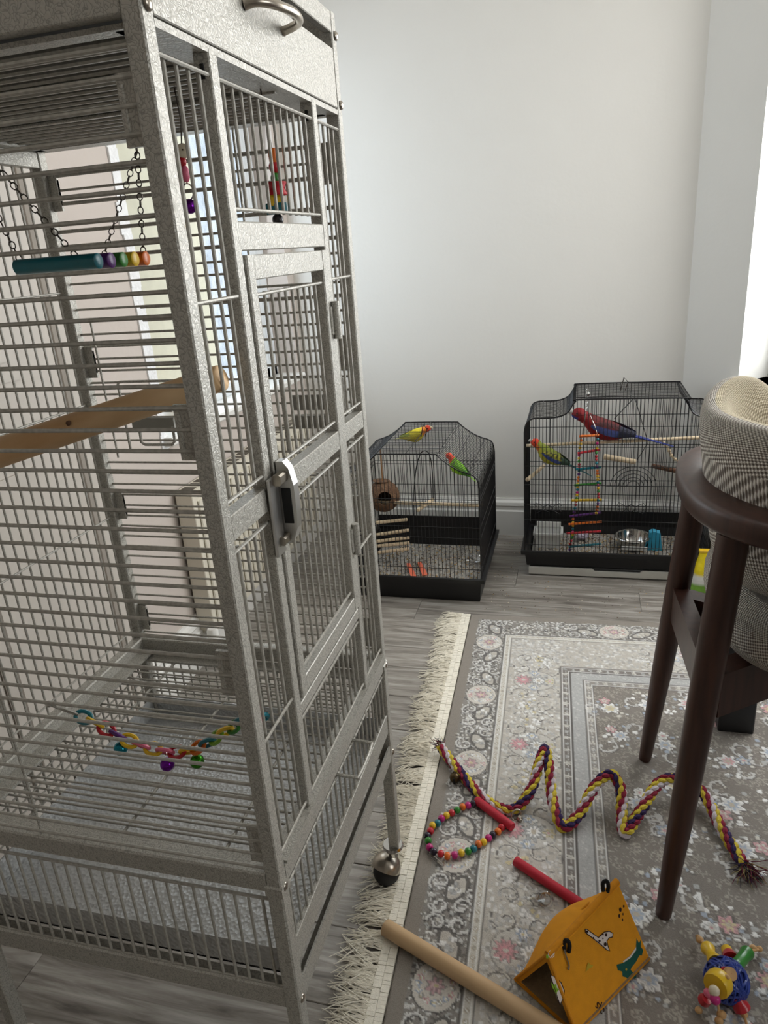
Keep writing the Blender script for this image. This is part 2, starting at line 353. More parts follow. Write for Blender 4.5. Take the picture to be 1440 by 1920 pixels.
def wall_with_hole(name, org, ax, L0, L1, Z0, Z1, hole, thick, nrm):
    """wall along ax from L0..L1, thickness away from the room, opening hole=(a,b,z0,z1)"""
    org, ax, nrm = Vector(org), Vector(ax), Vector(nrm); b = MB()
    def seg(a, c, z0, z1):
        b.obox(org+ax*(a+c)/2-nrm*thick/2+Vector((0, 0, (z0+z1)/2)), ax*(c-a)/2, nrm*thick/2, (0, 0, (z1-z0)/2))
    a, c, z0, z1 = hole
    seg(L0, a, Z0, Z1); seg(c, L1, Z0, Z1); seg(a, c, Z0, z0); seg(a, c, z1, Z1)
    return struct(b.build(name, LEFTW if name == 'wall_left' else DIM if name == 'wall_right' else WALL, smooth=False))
wall_with_hole('wall_left', (XL, 0, 0), (0, 1, 0), YF, YB+0.2, 0, ZC, (LY0, LY1, LZ0, LZ1), 0.24, (1, 0, 0))
struct(MB().box(XL, CX+0.01, YB, YB+0.2, 0, ZC).build('wall_back', WALL, smooth=False))
bay_len = (XR-CX)/math.cos(BAY)+0.1
wall_with_hole('wall_bay', (CX, YB, 0), bdir, 0, bay_len, 0, ZC, (WS0, WS1, WZ0, WZ1), 0.22, bnor)
wall_with_hole('wall_right', (XR, 0, 0), (0, 1, 0), YF, YB, 0, ZC, (SY0, SY1, SZ0, SZ1), 0.2, (-1, 0, 0))
sw3 = struct(thing('added_window', None, None, (XR, SY0, SZ0)))  # added window out of view, built around the side fill lamp
b = MB(); S_W, S_H = SY1-SY0, SZ1-SZ0
for (a, c) in ((0, 0.06), (S_W/2-0.03, S_W/2+0.03), (S_W-0.06, S_W)): b.box(0.10, 0.16, a, c, 0, S_H, 0.006)
b.box(0.10, 0.16, 0, S_W, 0, 0.06, 0.006); b.box(0.10, 0.16, 0, S_W, S_H-0.06, S_H, 0.006); b.build('window_frame', UPVC, sw3)
for (a, c) in ((0.06, S_W/2-0.03), (S_W/2+0.03, S_W-0.06)): MB().box(0.127, 0.133, a, c, 0.06, S_H-0.06).build('pane', GLASS, sw3, smooth=False)
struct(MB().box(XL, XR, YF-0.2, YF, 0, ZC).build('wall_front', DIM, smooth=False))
struct(MB().box(XL-0.25, XR+0.2, YF-0.2, YB+0.8, ZC, ZC+0.1).build('ceiling', CEIL, smooth=False))
# skirting boards with a moulded top
def skirting(name, p, q, nrm, h=0.165):
    p, q, n = Vector(p), Vector(q), Vector(nrm); prof = [(0, 0), (0.020, 0), (0.020, h*0.66), (0.015, h*0.70), (0.015, h*0.78), (0.019, h*0.82), (0.017, h*0.90), (0.008, h*0.95), (0.006, h), (0, h)]
    b = MB(); N = len(prof); vs = [e+n*a+Vector((0, 0, z)) for e in (p, q) for a, z in prof]
    b.add(vs, [(i, (i+1) % N, N+(i+1) % N, N+i) for i in range(N)]+[tuple(range(N)), tuple(range(2*N-1, N-1, -1))])
    return struct(b.build(name, WHITE, smooth=False))
skirting('baseboard_back', (XL, YB, 0), (CX, YB, 0), (0, -1, 0))
skirting('baseboard_left', (XL, 0.89, 0), (XL, YB, 0), (1, 0, 0))
e = Vector((CX, YB, 0)); skirting('baseboard_bay', e+bdir*0.005, e+bdir*(bay_len-0.1), bnor)
# left window: frame with mullion, panes, sill, ragged bead of unpainted plaster
fw = struct(thing('window_1', None, None, (XL, LY0, LZ0)))
b = MB(); X0, X1 = -0.15, -0.09; H = LZ1-LZ0; Wd = LY1-LY0
for (a, c) in ((0, 0.05), (Wd-0.13, Wd-0.075), (Wd-0.07, Wd)): b.box(X0, X1, a, c, 0, H, 0.006)
b.box(X0, X1, 0, Wd, 0, 0.055, 0.006); b.box(X0, X1, 0, Wd, H-0.055, H, 0.006)
b.build('window_frame', UPVC, fw)
MB().box(-0.125, -0.119, 0.05, Wd-0.13, 0.055, H-0.055).build('pane', GLASS, fw, smooth=False)
MB().box(-0.09, 0.035, -0.02, Wd+0.0, -0.012, 0.014, 0.006).build('window_sill', WHITE, fw)
b = MB(); rr = random.Random(3); z = -0.02
while z < H:
    z1 = z+rr.uniform(0.03, 0.09); b.box(-0.002, 0.003+rr.random()*0.003, -0.030-rr.random()*0.012, 0.004, z, z1); z = z1
b.build('plaster_bead', mk('bare_white_plaster', rgb(240, 241, 242), 0.9, var=0.05, vs=60, bump=0.4, bs=90), fw, smooth=False)
# bay window
o = Vector((CX, YB, 0)) + bdir*WS0 + Vector((0, 0, WZ0)); bw = struct(thing('window_2', None, None, o, (0, 0, -BAY)))
BW, BH = WS1-WS0, WZ1-WZ0; b = MB()
for (a, c) in ((0, 0.06), (BW/2-0.03, BW/2+0.03), (BW-0.06, BW)): b.box(a, c, 0.16, 0.22, 0, BH, 0.006)
b.box(0, BW, 0.16, 0.22, 0, 0.06, 0.006); b.box(0, BW, 0.16, 0.22, BH-0.06, BH, 0.006); b.build('window_frame', UPVC, bw)
for (a, c) in ((0.06, BW/2-0.03), (BW/2+0.03, BW-0.06)): MB().box(a, c, 0.186, 0.192, 0.06, BH-0.06).build('pane', GLASS, bw, smooth=False)
MB().box(-0.02, BW+0.02, -0.035, 0.16, -0.03, 0.0, 0.006).build('window_sill', WHITE, bw)
# outside the left window: pale rendered wall of the neighbouring house and a cream door jamb
STONE = mk('rough_white_render', rgb(226, 228, 230), 0.95, col2=rgb(184, 190, 196), vs=14, bump=1.0, bs=26, detail=6)
tag(MB().box(-2.05, -1.75, 2.2, 5.2, -0.3, 3.2).build('garden_wall', STONE, smooth=False), 'rough white rendered wall outside the left window', 'wall')
tag(MB().box(-1.62, -1.50, 2.20, 2.62, -0.3, 3.2, 0.01).box(-1.60, -1.52, 2.62, 2.90, -0.3, 3.2).build('garden_post', mk('cream_masonry_paint', rgb(228, 218, 188), 0.8, var=0.05), smooth=False), 'cream painted post outside the left window', 'post')
# door on the left wall, behind the tall cage
dr = struct(thing('door_1', None, None, (XL, -0.02, 0)))
DOORP = mk('cream_door_paint', rgb(198, 191, 182), 0.4, var=0.02, vs=8)
b = MB().box(0.0, 0.034, 0.0, 0.80, 0, 2.0); b.build('door_leaf', DOORP, dr, smooth=False)
for (a, c) in ((0.10, 0.33), (0.45, 0.70)):
    for (z0, z1) in ((0.14, 0.86), (1.0, 1.86)):
        MB().box(0.034, 0.040, a, c, z0, z1, 0.003).box(0.040, 0.046, a+0.03, c-0.03, z0+0.04, z1-0.04, 0.003).build('door_panel', DOORP, dr)
MB().box(0.0, 0.024, 0.80, 0.835, 0, 2.05, 0.004).box(0.0, 0.032, 0.835, 0.885, 0, 2.09, 0.006).build('architrave', DOORP, dr)
# radiator under the left window
rd = thing('radiator', 'cream panel radiator under the window behind the tall cage', 'radiator', (XL, 1.20, 0))
b = MB(); nfl = 26; LEN = 0.98; Z0, Z1 = 0.10, 0.565
b.box(0.045, 0.062, 0, LEN, Z0, Z1, 0.004)
for i in range(nfl):
    yy = 0.02+i*(LEN-0.04)/nfl; b.box(0.062, 0.069, yy+0.004, yy+0.026, Z0+0.03, Z1-0.03, 0.004)
b.build('front_panel', RAD, rd)
MB().box(0.010, 0.026, 0, LEN, Z0, Z1, 0.004).build('rear_panel', RAD, rd)
for yy in (0.0, LEN-0.004): MB().box(0.008, 0.064, yy-0.003, yy+0.004, Z0+0.01, Z1+0.004, 0.002).build('side_cover', RAD, rd)
b = MB().box(0.008, 0.064, 0, LEN, Z1, Z1+0.006)
b.build('top_grille', RAD, rd)
for i in range(26): MB().box(0.016, 0.056, 0.02+i*0.037, 0.046+i*0.037, Z1+0.006, Z1+0.0065).build('grille_slot', mk('radiator_slot_shadow', rgb(90, 84, 74), 0.8, var=0.1), rd, smooth=False)
MB().lathe([(0, 0.0), (0.017, 0.0), (0.018, 0.045), (0.014, 0.055), (0, 0.055)], (0.075, -0.035, 0.085), (0, 0, 1), 14).build('valve', WHITE, rd)
MB().tube([(0.075, -0.035, 0.085), (0.075, -0.035, 0.0)], 0.0075, 8).tube([(0.04, 0.0, 0.12), (0.06, -0.02, 0.1), (0.075, -0.035, 0.10)], 0.0075, 8).build('pipe', CHROME, rd)
tag(MB().box(XL-0.05, XL+0.01, 1.40, 1.50, LZ0+0.0145, LZ0+0.10, 0.006).build('wood_block', WOOD), 'pale wooden block standing on the left window sill', 'block')
# ------------------------------------------------------------------ the tall grey parrot cage
CW, CD = 0.498, 0.490
cage = thing('parrot_cage', 'tall hammered grey metal parrot cage on castors with an open wire front', 'cage', (0, 0, 0))
PS = 0.018
for (x, y) in ((0, 0), (0, CD), (-CW, 0), (-CW, CD)):
    x0 = x-PS if x == 0 else x; y0 = y if y == 0 else y-PS
    p = MB().box(x0, x0+PS, y0, y0+PS, 0.512, 1.49, 0.0015).build('corner_post', HAM, cage)
    lg = MB().box(x0-0.001, x0+PS+0.001, y0-0.001, y0+PS+0.001, 0.10, 0.512, 0.002).build('leg', HAM, cage)
    MB().box(x0-0.002, x0+PS+0.002, y0-0.002, y0+PS+0.002, 0.498, 0.516, 0.003).build('joint_cup', HAM, lg)
    # panel clips beside each post, along the horizontally barred faces
    s = -1 if x == 0 else 1
    xa = (x0-0.016, x0+0.001) if s < 0 else (x0+PS-0.001, x0+PS+0.016)
    for z in (1.315, 1.055, 0.80, 0.572):
        yy = y0+0.004 if y == 0 else y0+PS-0.008
        b = MB().box(xa[0], xa[1], yy, yy+0.004, z-0.026, z+0.026)
        b.box(xa[0], xa[0]+0.006 if s < 0 else xa[1], yy-0.001, yy+0.006, z-0.018, z+0.018, 0.001)
        b.build('clip_plate', HAM, p)
    # castor: steel hooded ball over a dark wheel
    cx = x0+PS/2 - 0.022*(1 if x == 0 else -1); cy = y0+PS/2
    ct = MB().lathe([(0.0, 0.088), (0.019, 0.088), (0.021, 0.083), (0.019, 0.079), (0.012, 0.077), (0.010, 0.060)], (x0+PS/2-0.004*(1 if x == 0 else -1), cy, 0.014), (0, 0, 1), 16).build('castor_stem', CHROME, cage)
    rot = Matrix.Rotation(math.radians(-34), 3, 'X') @ Matrix.Rotation(math.radians(14), 3, 'Y')
    h = MB(); n0 = 20; vs = []; R = 0.0295
    for i in range(13):
        t = PI*i/12*0.56
        for k2 in range(n0): a = 2*PI*k2/n0; vs.append(Vector((cx, cy, 0.040))+rot @ Vector((R*math.sin(t)*math.cos(a), R*math.sin(t)*math.sin(a), R*math.cos(t))))
    h.add(vs, [(i*n0+k2, (i+1)*n0+k2, (i+1)*n0+(k2+1) % n0, i*n0+(k2+1) % n0) for i in range(12) for k2 in range(n0)])
    h.build('castor_hood', BRUSH, ct)
    MB().ball((cx, cy, 0.0275), 0.0272, 18, 12).build('castor_wheel', RUBBER, ct)
# screws
SCR = MB().lathe([(0.0, 0.003), (0.0035, 0.0025), (0.0055, 0.001), (0.0058, 0.0)], axis=(1, 0, 0), n=12).mesh('screw', BRUSH)
for (y, z) in ((0.009, 1.384), (CD-0.006, 1.384), (CD-0.006, 1.464), (0.009, 1.464), (0.009, 0.509), (CD-0.006, 0.509), (0.009, 0.322), (CD-0.006, 0.322)):
    put(SCR, 'screw', cage, (0.001, y, z))
BR = 0.0019
_bars = {}
def bar(parent, p, L, axis, r=BR, name='bar'):
    key = (round(L, 4), axis, r)
    if key not in _bars:
        e = Vector((1, 0, 0)) if axis == 'x' else Vector((0, 1, 0)) if axis == 'y' else Vector((0, 0, 1))
        _bars[key] = MB().tube([(0, 0, 0), e*L], r, 7).mesh('bar', HAMB)
    return put(_bars[key], name, parent, p)
# --- open side facing the viewer: horizontal bars
fp = MB().tube([(-0.330, 0.0075, 0.532), (-0.330, 0.0075, 1.372)], 0.0019, 7).build('viewer_side_brace', HAM, cage)
zs = [0.538+0.02*i for i in range(42)]
for z in zs: bar(fp, (-CW+PS, 0.004, z), CW-2*PS, 'x', 0.0021)
# --- rear side: horizontal bars
bp_ = MB().tube([(-0.16, CD-0.009, 0.532), (-0.16, CD-0.009, 1.372)], 0.0019, 7).build('rear_side_brace', HAM, cage)
for i, z in enumerate(zs):
    if z > 1.10 and i % 2: continue
    bar(bp_, (-CW+PS, CD-0.005, z+0.002), CW-2*PS, 'x')
for z in (1.30, 1.32, 1.34, 1.26, 1.24, 1.22, 1.20, 1.16, 1.14, 1.12): 
    bar(bp_, (-CW+PS+(0.12 if z < 1.2 else 0), CD-0.005, z-0.002), CW-2*PS-(0.12 if z < 1.2 else 0), 'x')
# --- left side: vertical bars
lp = MB().box(-CW+0.001, -CW+0.016, PS, CD-PS, 1.350, 1.372, 0.001).build('left_top_rail', HAM, cage)
for z in (1.168, 0.985, 0.962, 0.78, 0.552): bar(lp, (-CW+0.007, PS, z), CD-2*PS, 'y', 0.0017, 'cross_wire')
for i in range(23): bar(lp, (-CW+0.004, 0.027+0.02*i, 0.532), 0.84, 'z')
# --- door side (right): uprights, rails, fixed bars
UY0, UY1 = (0.103, 0.119), (0.367, 0.383)
for (a, c) in (UY0, UY1):
    up_ = MB().box(-0.016, 0, a, c, 0.540, 1.374, 0.0012).build('upright', HAM, cage)
    MB().box(-0.0105, -0.0060, a-0.0006, a+0.001, 1.351, 1.363, 0.001).build('slot', RUBBER, up_)
b = MB().box(-0.014, -0.0005, UY0[1], UY1[0], 1.207, 1.234, 0.001); b.build('header_rail', HAM, cage)
for (a, c) in ((PS, UY0[0]), (UY1[1], CD-PS)): MB().box(-0.016, -0.0005, a, c, 0.943, 0.969, 0.001).build('middle_rail', HAM, cage)
MB().box(-0.014, -0.0005, UY0[1], UY1[0], 0.668, 0.684, 0.001).build('sill_rail', HAM, cage)
def section(name, y0, y1, z0, z1, ys, wz, parent):
    for z in wz: bar(parent, (-0.0035, y0, z), y1-y0, 'y', 0.0019, 'cross_wire')
    for y in ys: bar(parent, (-0.0068, y, z0), z1-z0, 'z')
S1 = [0.033, 0.053, 0.073, 0.092]; S3 = [0.401, 0.421, 0.441, 0.459]
S2 = [0.137+0.0197*i for i in range(12)]
section('narrow_wire_panel', PS, UY0[0], 0.976, 1.356, S1, (1.354, 1.166, 0.982), cage)
section('narrow_wire_panel', PS, UY0[0], 0.545, 0.932, S1, (0.930, 0.703, 0.548), cage)
section('narrow_wire_panel', UY1[1], CD-PS, 0.976, 1.356, S3, (1.354, 1.166, 0.982), cage)
section('narrow_wire_panel', UY1[1], CD-PS, 0.545, 0.932, S3, (0.930, 0.765, 0.548), cage)
section('transom_wire_panel', UY0[1], UY1[0], 1.243, 1.356, S2, (1.354, 1.245), cage)
section('lower_wire_panel', UY0[1], UY1[0], 0.545, 0.662, S2, (0.660, 0.548), cage)
# --- the door
DY0, DY1, DZ0, DZ1 = 0.123, 0.364, 0.690, 1.203
b = MB(); b.box(-0.016, 0.002, DY0, DY0+0.017, DZ0, DZ1, 0.0015); b.box(-0.016, 0.002, DY1-0.017, DY1, DZ0, DZ1, 0.0015)
b.box(-0.014, 0.0015, DY0+0.017, DY1-0.017, DZ1-0.024, DZ1, 0.001); b.box(-0.014, 0.0015, DY0+0.017, DY1-0.017, DZ0, DZ0+0.022, 0.001)
b.box(-0.014, 0.0015, DY0+0.017, DY1-0.017, 0.943, 0.969, 0.001)
door = b.build('cage_door', HAM, cage)
dys = [DY0+0.031+0.0198*i for i in range(10)]
for z in (1.164, 0.982, 0.930, 0.722): bar(door, (-0.003, DY0+0.012, z), DY1-DY0-0.024, 'y', 0.0019, 'cross_wire')
for y in dys:
    bar(door, (-0.0066, y, 0.976), 0.190, 'z'); bar(door, (-0.0066, y, 0.718), 0.214, 'z')
for z in (1.115, 0.80):
    MB().tube([(0.006, DY1+0.004, z-0.024), (0.006, DY1+0.004, z+0.024)], 0.0058, 10).build('hinge', HAM, door)
    MB().box(-0.001, 0.004, DY1-0.008, DY1+0.012, z-0.018, z+0.018, 0.001).build('hinge_leaf', HAM, door)
# chrome paddle latch bolted across upright and door stile
LATCH = mk('bright_latch_steel', rgb(200, 198, 194), 0.32, 0.9, var=0.06)
lt = MB().box(0.002, 0.006, 0.098, 0.121, 0.890, 0.978, 0.0012).build('latch', LATCH, cage)
sec = [(0.006, 0.896), (0.012, 0.902), (0.0165, 0.915), (0.018, 0.935), (0.018, 0.965), (0.014, 0.984), (0.008, 0.992)]
b = MB(); vs = []
for (hh, z) in sec: vs += [(0.004, 0.124, z), (0.004+hh, 0.1245, z), (0.004+hh, 0.1375, z), (0.004, 0.138, z)]
b.add(vs, [(i*4+k2, i*4+k2+1, (i+1)*4+k2+1, (i+1)*4+k2) for i in range(6) for k2 in range(3)]+[(0, 3, 2, 1), tuple(24+k2 for k2 in range(4))])
b.build('latch_cover', LATCH, lt, smooth=False)
MB().box(0.007, 0.0175, 0.1232, 0.1243, 0.921, 0.962).build('latch_slot', RUBBER, lt, smooth=False)
MB().box(0.006, 0.016, 0.106, 0.124, 0.970, 0.982, 0.002).build('latch_lever', BRUSH, lt)
MB().box(0.004, 0.012, 0.108, 0.124, 0.900, 0.910, 0.002).build('latch_bolt', BRUSH, lt)
# --- roof: band with pull-out drawer, ribbed underside
b = MB().box(-CW+PS, -PS, 0.001, 0.014, 1.378, 1.49, 0.001); b.build('roof_band', HAM, cage)
b = MB().box(-CW+PS, -PS, CD-0.014, CD-0.001, 1.372, 1.49, 0.001); b.build('roof_band', HAM, cage)
b = MB().box(-CW+0.001, -CW+0.014, PS, CD-PS, 1.372, 1.49, 0.001); b.build('roof_band', HAM, cage)
MB().box(-0.012, -0.0005, PS, CD-PS, 1.466, 1.49, 0.001).build('roof_band', HAM, cage)
dw = MB().box(-0.010, -0.0005, PS+0.001, CD-PS-0.001, 1.379, 1.448, 0.001).box(-0.010, -0.0005, PS, CD-PS, 1.371, 1.377).build('roof_drawer', HAM, cage)
hp = smooth_path([(0.0, 0.195, 1.428), (0.012, 0.199, 1.430), (0.024, 0.215, 1.430), (0.031, 0.245, 1.430), (0.026, 0.275, 1.430), (0.013, 0.291, 1.430), (0.0, 0.294, 1.428)], 6)
MB().tube(hp, [0.0052]+[0.0046]*(len(hp)-2)+[0.0052], 10).build('drawer_handle', BRUSH, dw)
MB().box(-CW+0.014, -0.012, 0.014, CD-0.014, 1.395, 1.400).build('roof_tray', mk('dark_galvanised_roof_tray', rgb(86, 90, 94), 0.5, 0.4, var=0.1, vs=30), cage, smooth=False)
fr = MB().box(-0.036, -0.012, PS, CD-PS, 1.372, 1.376).box(-CW+0.014, -CW+0.034, PS, CD-PS, 1.372, 1.376).box(-CW+PS, -PS, 0.014, 0.030, 1.372, 1.376).box(-CW+PS, -PS, CD-0.03, CD-0.014, 1.372, 1.376).build('roof_flange', HAM, cage, smooth=False)
for i in range(22): bar(fr, (-CW+0.016, 0.036+0.02*i, 1.377), CW-0.032, 'x', 0.0030, 'roof_bar')
for y in (0.14, 0.29): MB().box(-CW+0.016, -0.016, y, y+0.007, 1.370, 1.374, 0.001).build('roof_strut', HAM, fr)
# --- base frame, wire floor grate, litter skirt, tray, lower rails
b = MB().box(-CW+PS, -PS, 0.0, 0.020, 0.504, 0.532, 0.002).box(-CW+PS, -PS, 0.020, 0.040, 0.516, 0.520); b.build('base_rail', HAM, cage)
b = MB().box(-CW+PS, -PS, CD-0.020, CD, 0.504, 0.532, 0.002).box(-CW+PS, -PS, CD-0.046, CD-0.020, 0.500, 0.504); b.build('base_rail', HAM, cage)
b = MB().box(-CW, -CW+0.020, PS, CD-PS, 0.504, 0.532, 0.002).box(-CW+0.020, -CW+0.045, PS, CD-PS, 0.508, 0.512); b.build('base_rail', HAM, cage)
b = MB().box(-0.020, 0.0, PS, CD-PS, 0.504, 0.534, 0.002).box(-0.020, 0.0035, PS, CD-PS, 0.534, 0.539); b.build('base_rail', HAM, cage)
gr = MB().tube(smooth_path([(-0.02, 0.215, 0.497), (0.020, 0.215, 0.495), (0.028, 0.222, 0.494), (0.028, 0.285, 0.494), (0.020, 0.292, 0.495), (-0.02, 0.292, 0.497)], 5), 0.0026, 7).build('grate_handle', HAM, cage)
for x in (-0.40, -0.25, -0.10): bar(gr, (x, 0.02, 0.4985), CD-0.04, 'y', 0.0022, 'grate_cross_wire')
for i in range(23): bar(gr, (-CW+0.02, 0.026+0.02*i, 0.502), CW-0.04, 'x', 0.0016, 'grate_wire')
# skirts: short vertical wires under the base rail
def skirt(kind):
    ns = dict(r=0.0019, name='skirt_wire')
    if kind in ('near', 'rear'):
        y = 0.004 if kind == 'near' else CD-0.004
        s = bar(cage, (-CW+PS, y, 0.490), CW-2*PS, 'x', 0.0022, 'skirt_rod'); bar(cage, (-CW+PS, y, 0.345), CW-2*PS, 'x', 0.0018, 'skirt_rod')
        for i in range(25): bar(cage, (-CW+0.028+0.0184*i, y, 0.343), 0.148, 'z', **ns)
        if kind == 'rear':
            for i in range(8): bar(cage, (-CW+PS, CD-0.006, 0.355+0.017*i), CW-2*PS, 'x', 0.0016, 'skirt_wire')
    elif kind == 'left':
        bar(cage, (-CW+0.004, PS, 0.490), CD-2*PS, 'y', 0.0022, 'skirt_rod'); bar(cage, (-CW+0.004, PS, 0.345), CD-2*PS, 'y', 0.0018, 'skirt_rod')
        for i in range(23): bar(cage, (-CW+0.004, 0.028+0.0197*i, 0.343), 0.148, 'z', **ns)
        for i in range(8): bar(cage, (-CW+0.006, PS, 0.355+0.017*i), CD-2*PS, 'y', 0.0016, 'skirt_wire')
    else:
        bar(cage, (-0.004, PS, 0.493), CD-2*PS, 'y', 0.0018, 'skirt_rod')
        for i in range(23): bar(cage, (-0.004, 0.028+0.0197*i, 0.405), 0.09, 'z', **ns)
for kd in ('near', 'rear', 'left', 'right'): skirt(kd)
tr = MB(); t0, t1 = 0.356, 0.398
tr.box(-CW+0.012, -0.008, 0.012, CD-0.012, t0, t0+0.003)
tr.box(-CW+0.012, -0.008, 0.012, 0.014, t0, t1).box(-CW+0.012, -0.008, CD-0.014, CD-0.012, t0, t1).box(-CW+0.012, -CW+0.014, 0.014, CD-0.014, t0, t1).box(-0.010, -0.008, 0.014, CD-0.014, t0, t1)
tr = tr.build('litter_tray', TRAY, cage, smooth=False)
MB().box(-0.008, -0.001, PS, CD-PS, 0.372, 0.412, 0.001).build('tray_front', HAM, tr)
for (x0, x1, y0, y1) in ((-CW+PS, -PS, 0.0, 0.018), (-CW+PS, -PS, CD-0.018, CD), (-CW, -CW+0.018, PS, CD-PS)):
    MB().box(x0, x1, y0, y1, 0.310, 0.344, 0.002).build('lower_rail', HAM, cage)
MB().box(-0.003, 0.0, PS, CD-PS, 0.312, 0.344).box(-0.020, -0.003, PS, CD-PS, 0.312, 0.315).build('lower_rail', HAM, cage, smooth=False)
# --- feeder hatches in the rear side
def hatch(x0, x1, z0, z1):
    b = MB(); y = CD-0.013; q = 0.004
    b.tube([(x0, y, z0+q), (x0, y, z1-q), (x0+q, y, z1), (x1-q, y, z1), (x1, y, z1-q), (x1, y, z0+q), (x1-q, y, z0), (x0+q, y, z0)], 0.0024, 7, True)
    b.tube([(x0-0.028, y, z0-0.01), (x0-0.028, y, z1+0.1)], 0.0018, 7)
    h = b.build('feeder_hatch', HAM, cage)
    MB().box(x0+0.014, x1-0.03, y-0.003, y+0.003, z1-0.052, z1-0.028, 0.002).box(x0+0.014, x1-0.03, y-0.003, y+0.003, z0+0.040, z0+0.060, 0.002).build('hatch_plate', mk('dark_grey_hatch_plate', rgb(140, 138, 130), 0.5, 0.1, var=0.1), h)
    b = MB(); b.tube([(x0+0.026, y-0.002, z0+0.04), (x0+0.026, y-0.003, z0+0.018), (x0+0.032, y-0.003, z0+0.014), (x1-0.04, y-0.003, z0+0.014), (x1-0.034, y-0.003, z0+0.02), (x1-0.034, y-0.002, z0+0.045)], 0.0026, 7)
    b.build('hatch_hook', HAM, h)
hatch(-0.424, -0.300, 0.901, 1.022); hatch(-0.132, -0.030, 0.901, 1.022)

# ------------------------------------------------------------------ things inside the tall cage
def stick(name, label, cat, p, q, r0, r1, mat, group=None, n=14, bend=0.0, knots=None):
    p, q = Vector(p), Vector(q); L = (q-p).length; N = 12
    pts = []; rr = []
    for i in range(N+1):
        t = i/N; pts.append((L*t, 0, bend*math.sin(PI*t))); rr.append(r0+(r1-r0)*t)
    b = MB(); ch = min(r0, r1)*0.12
    pts = [(0, 0, 0), (ch, 0, 0)]+pts[1:-1]+[(L-ch, 0, 0), (L, 0, 0)]; rr = [r0-ch, r0]+rr[1:-1]+[r1, r1-ch]
    b.tube(pts, rr, n); o = b.build(name, mat, ang=50); o.location = p; o.rotation_euler = quat_x(q-p)
    if label: tag(o, label, cat, group)
    return o
pc = stick('wooden_perch', 'thick natural wooden perch running through the tall grey cage', 'perch', (-0.470, 0.060, 0.972), (-0.010, 0.060, 1.095), 0.0185, 0.0125, PINE)
pc2 = stick('knot', None, None, (0.300, -0.0145, 0.006), (0.300, -0.0165, 0.007), 0.003, 0.002, BARK); pc2.parent = pc
MB().tube([(0.452, 0, 0), (0.474, 0, 0)], 0.004, 8).build('perch_bolt', BRUSH, pc)
# swing of dyed sticks on chains
sw = thing('swing_platform', 'swing of coloured wooden sticks hanging on chains in the tall cage', 'bird toy', (-0.275, 0.25, 1.209))
def chain(parent, p, q, name='chain', L=0.0095, r=0.00075, mat=DARKM, R=0.0040):
    p, q = Vector(p), Vector(q); d = q-p; n = max(2, int(d.length/(L*0.78))); t = d.normalized(); s1 = t.orthogonal().normalized(); s2 = t.cross(s1); b = MB()
    for i in range(n):
        c = p+d*(i+0.5)/n; b.ring(c, R*0.8, r, (s1 if i % 2 else s2), 10, 4, t, 1.35)
    return b.build(name, mat, parent)
cols = ['teal', 'purple', 'green', 'yellow', 'red', 'orange']
for i, cn in enumerate(('teal', 'purple', 'green', 'yellow', 'orange')):
    yy = -0.05+0.025*i
    MB().tube([(-0.057, yy, 0), (-0.056, yy, 0), (0.056, yy, 0), (0.057, yy, 0)], [0.0075, 0.0088, 0.0088, 0.0075], 16).build('stick', PAL[cn], sw)
for (top, ends) in ((at(257, 285, y=0.31)-sw.location, ((-0.006, 0.05, 0.006), (0.053, 0.05, 0.006))), (at(-110, 195, y=0.17)-sw.location, ((-0.050, -0.05, 0.006), (0.028, -0.05, 0.006)))):
    for e_ in ends: chain(sw, e_, top)
    MB().tube([top+Vector(q) for q in ((0, 0, -0.002), (0, 0, 1.371-1.209-top.z-0.01), (0, 0.003, 1.381-1.209-top.z), (0, 0.008, 1.378-1.209-top.z))], 0.0016, 6).build('hook', DARKM, sw)
def wire(parent, pts, r=0.0012, mat=DARKM, name='wire', n=6): return MB().tube(pts, r, n).build(name, mat, parent)
# hanging toy nearest the corner post: pastel discs, bell
def loc_of(px, py, y): v = at(px, py, y=y); return v
T = at(345, 285, y=0.22)
t1 = thing('hanging_bead_toy', 'string of pastel and red beads with a purple bell, beside the corner post', 'bird toy', T, group='hanging toys in the tall cage')
def dd(px, py, y=0.22): return at(px, py, y=y)-T
wire(t1, [(0, 0, 1.374-T.z), (0.002, 0, 0.03), dd(341, 300), dd(345, 340), dd(344, 390), dd(345, 420)], 0.0009, name='string')
def disc(parent, c, R, h, axis, mat, name='bead'): return MB().lathe([(0.001, -h), (R*0.8, -h), (R, -h*0.6), (R, h*0.6), (R*0.8, h), (0.001, h)], c, axis, 16).build(name, mat, parent)
disc(t1, dd(343, 283), 0.0075, 0.003, (0.5, -1, 0.3), PAL['white'])
MB().ball(dd(334, 297), (0.004, 0.004, 0.0065)).build('bead', PAL['orange'], t1); MB().ball(dd(342, 303), (0.0045, 0.004, 0.006)).build('bead', PAL['red'], t1)
disc(t1, dd(330, 309), 0.0075, 0.003, (0.4, -1, 0.2), PAL['mint'])
MB().ball(dd(328, 333), (0.0055, 0.005, 0.0075)).build('bead', PAL['crimson'], t1)
MB().ball(dd(348, 326), (0.0045, 0.0045, 0.009)).build('bead', PAL['pink'], t1); MB().ball(dd(333, 352), (0.003, 0.003, 0.009)).build('bead', PAL['red'], t1)
MB().ring(dd(352, 360), 0.0085, 0.0008, (0.3, 1, 0), 18, 5).build('ring', CHROME, t1)
MB().tube([dd(332, 352), dd(338, 368), dd(336, 388)], 0.0025, 8).tube([dd(340, 375), dd(346, 385)], 0.0025, 8).build('star_link', PAL['purple'], t1)
MB().ball(dd(356, 387), 0.0078, 16, 10).build('bell', BELLS['purple'], t1); MB().ball(dd(344, 426), (0.0062, 0.0062, 0.0070), 14, 10).build('bell', BELLS['gold'], t1)
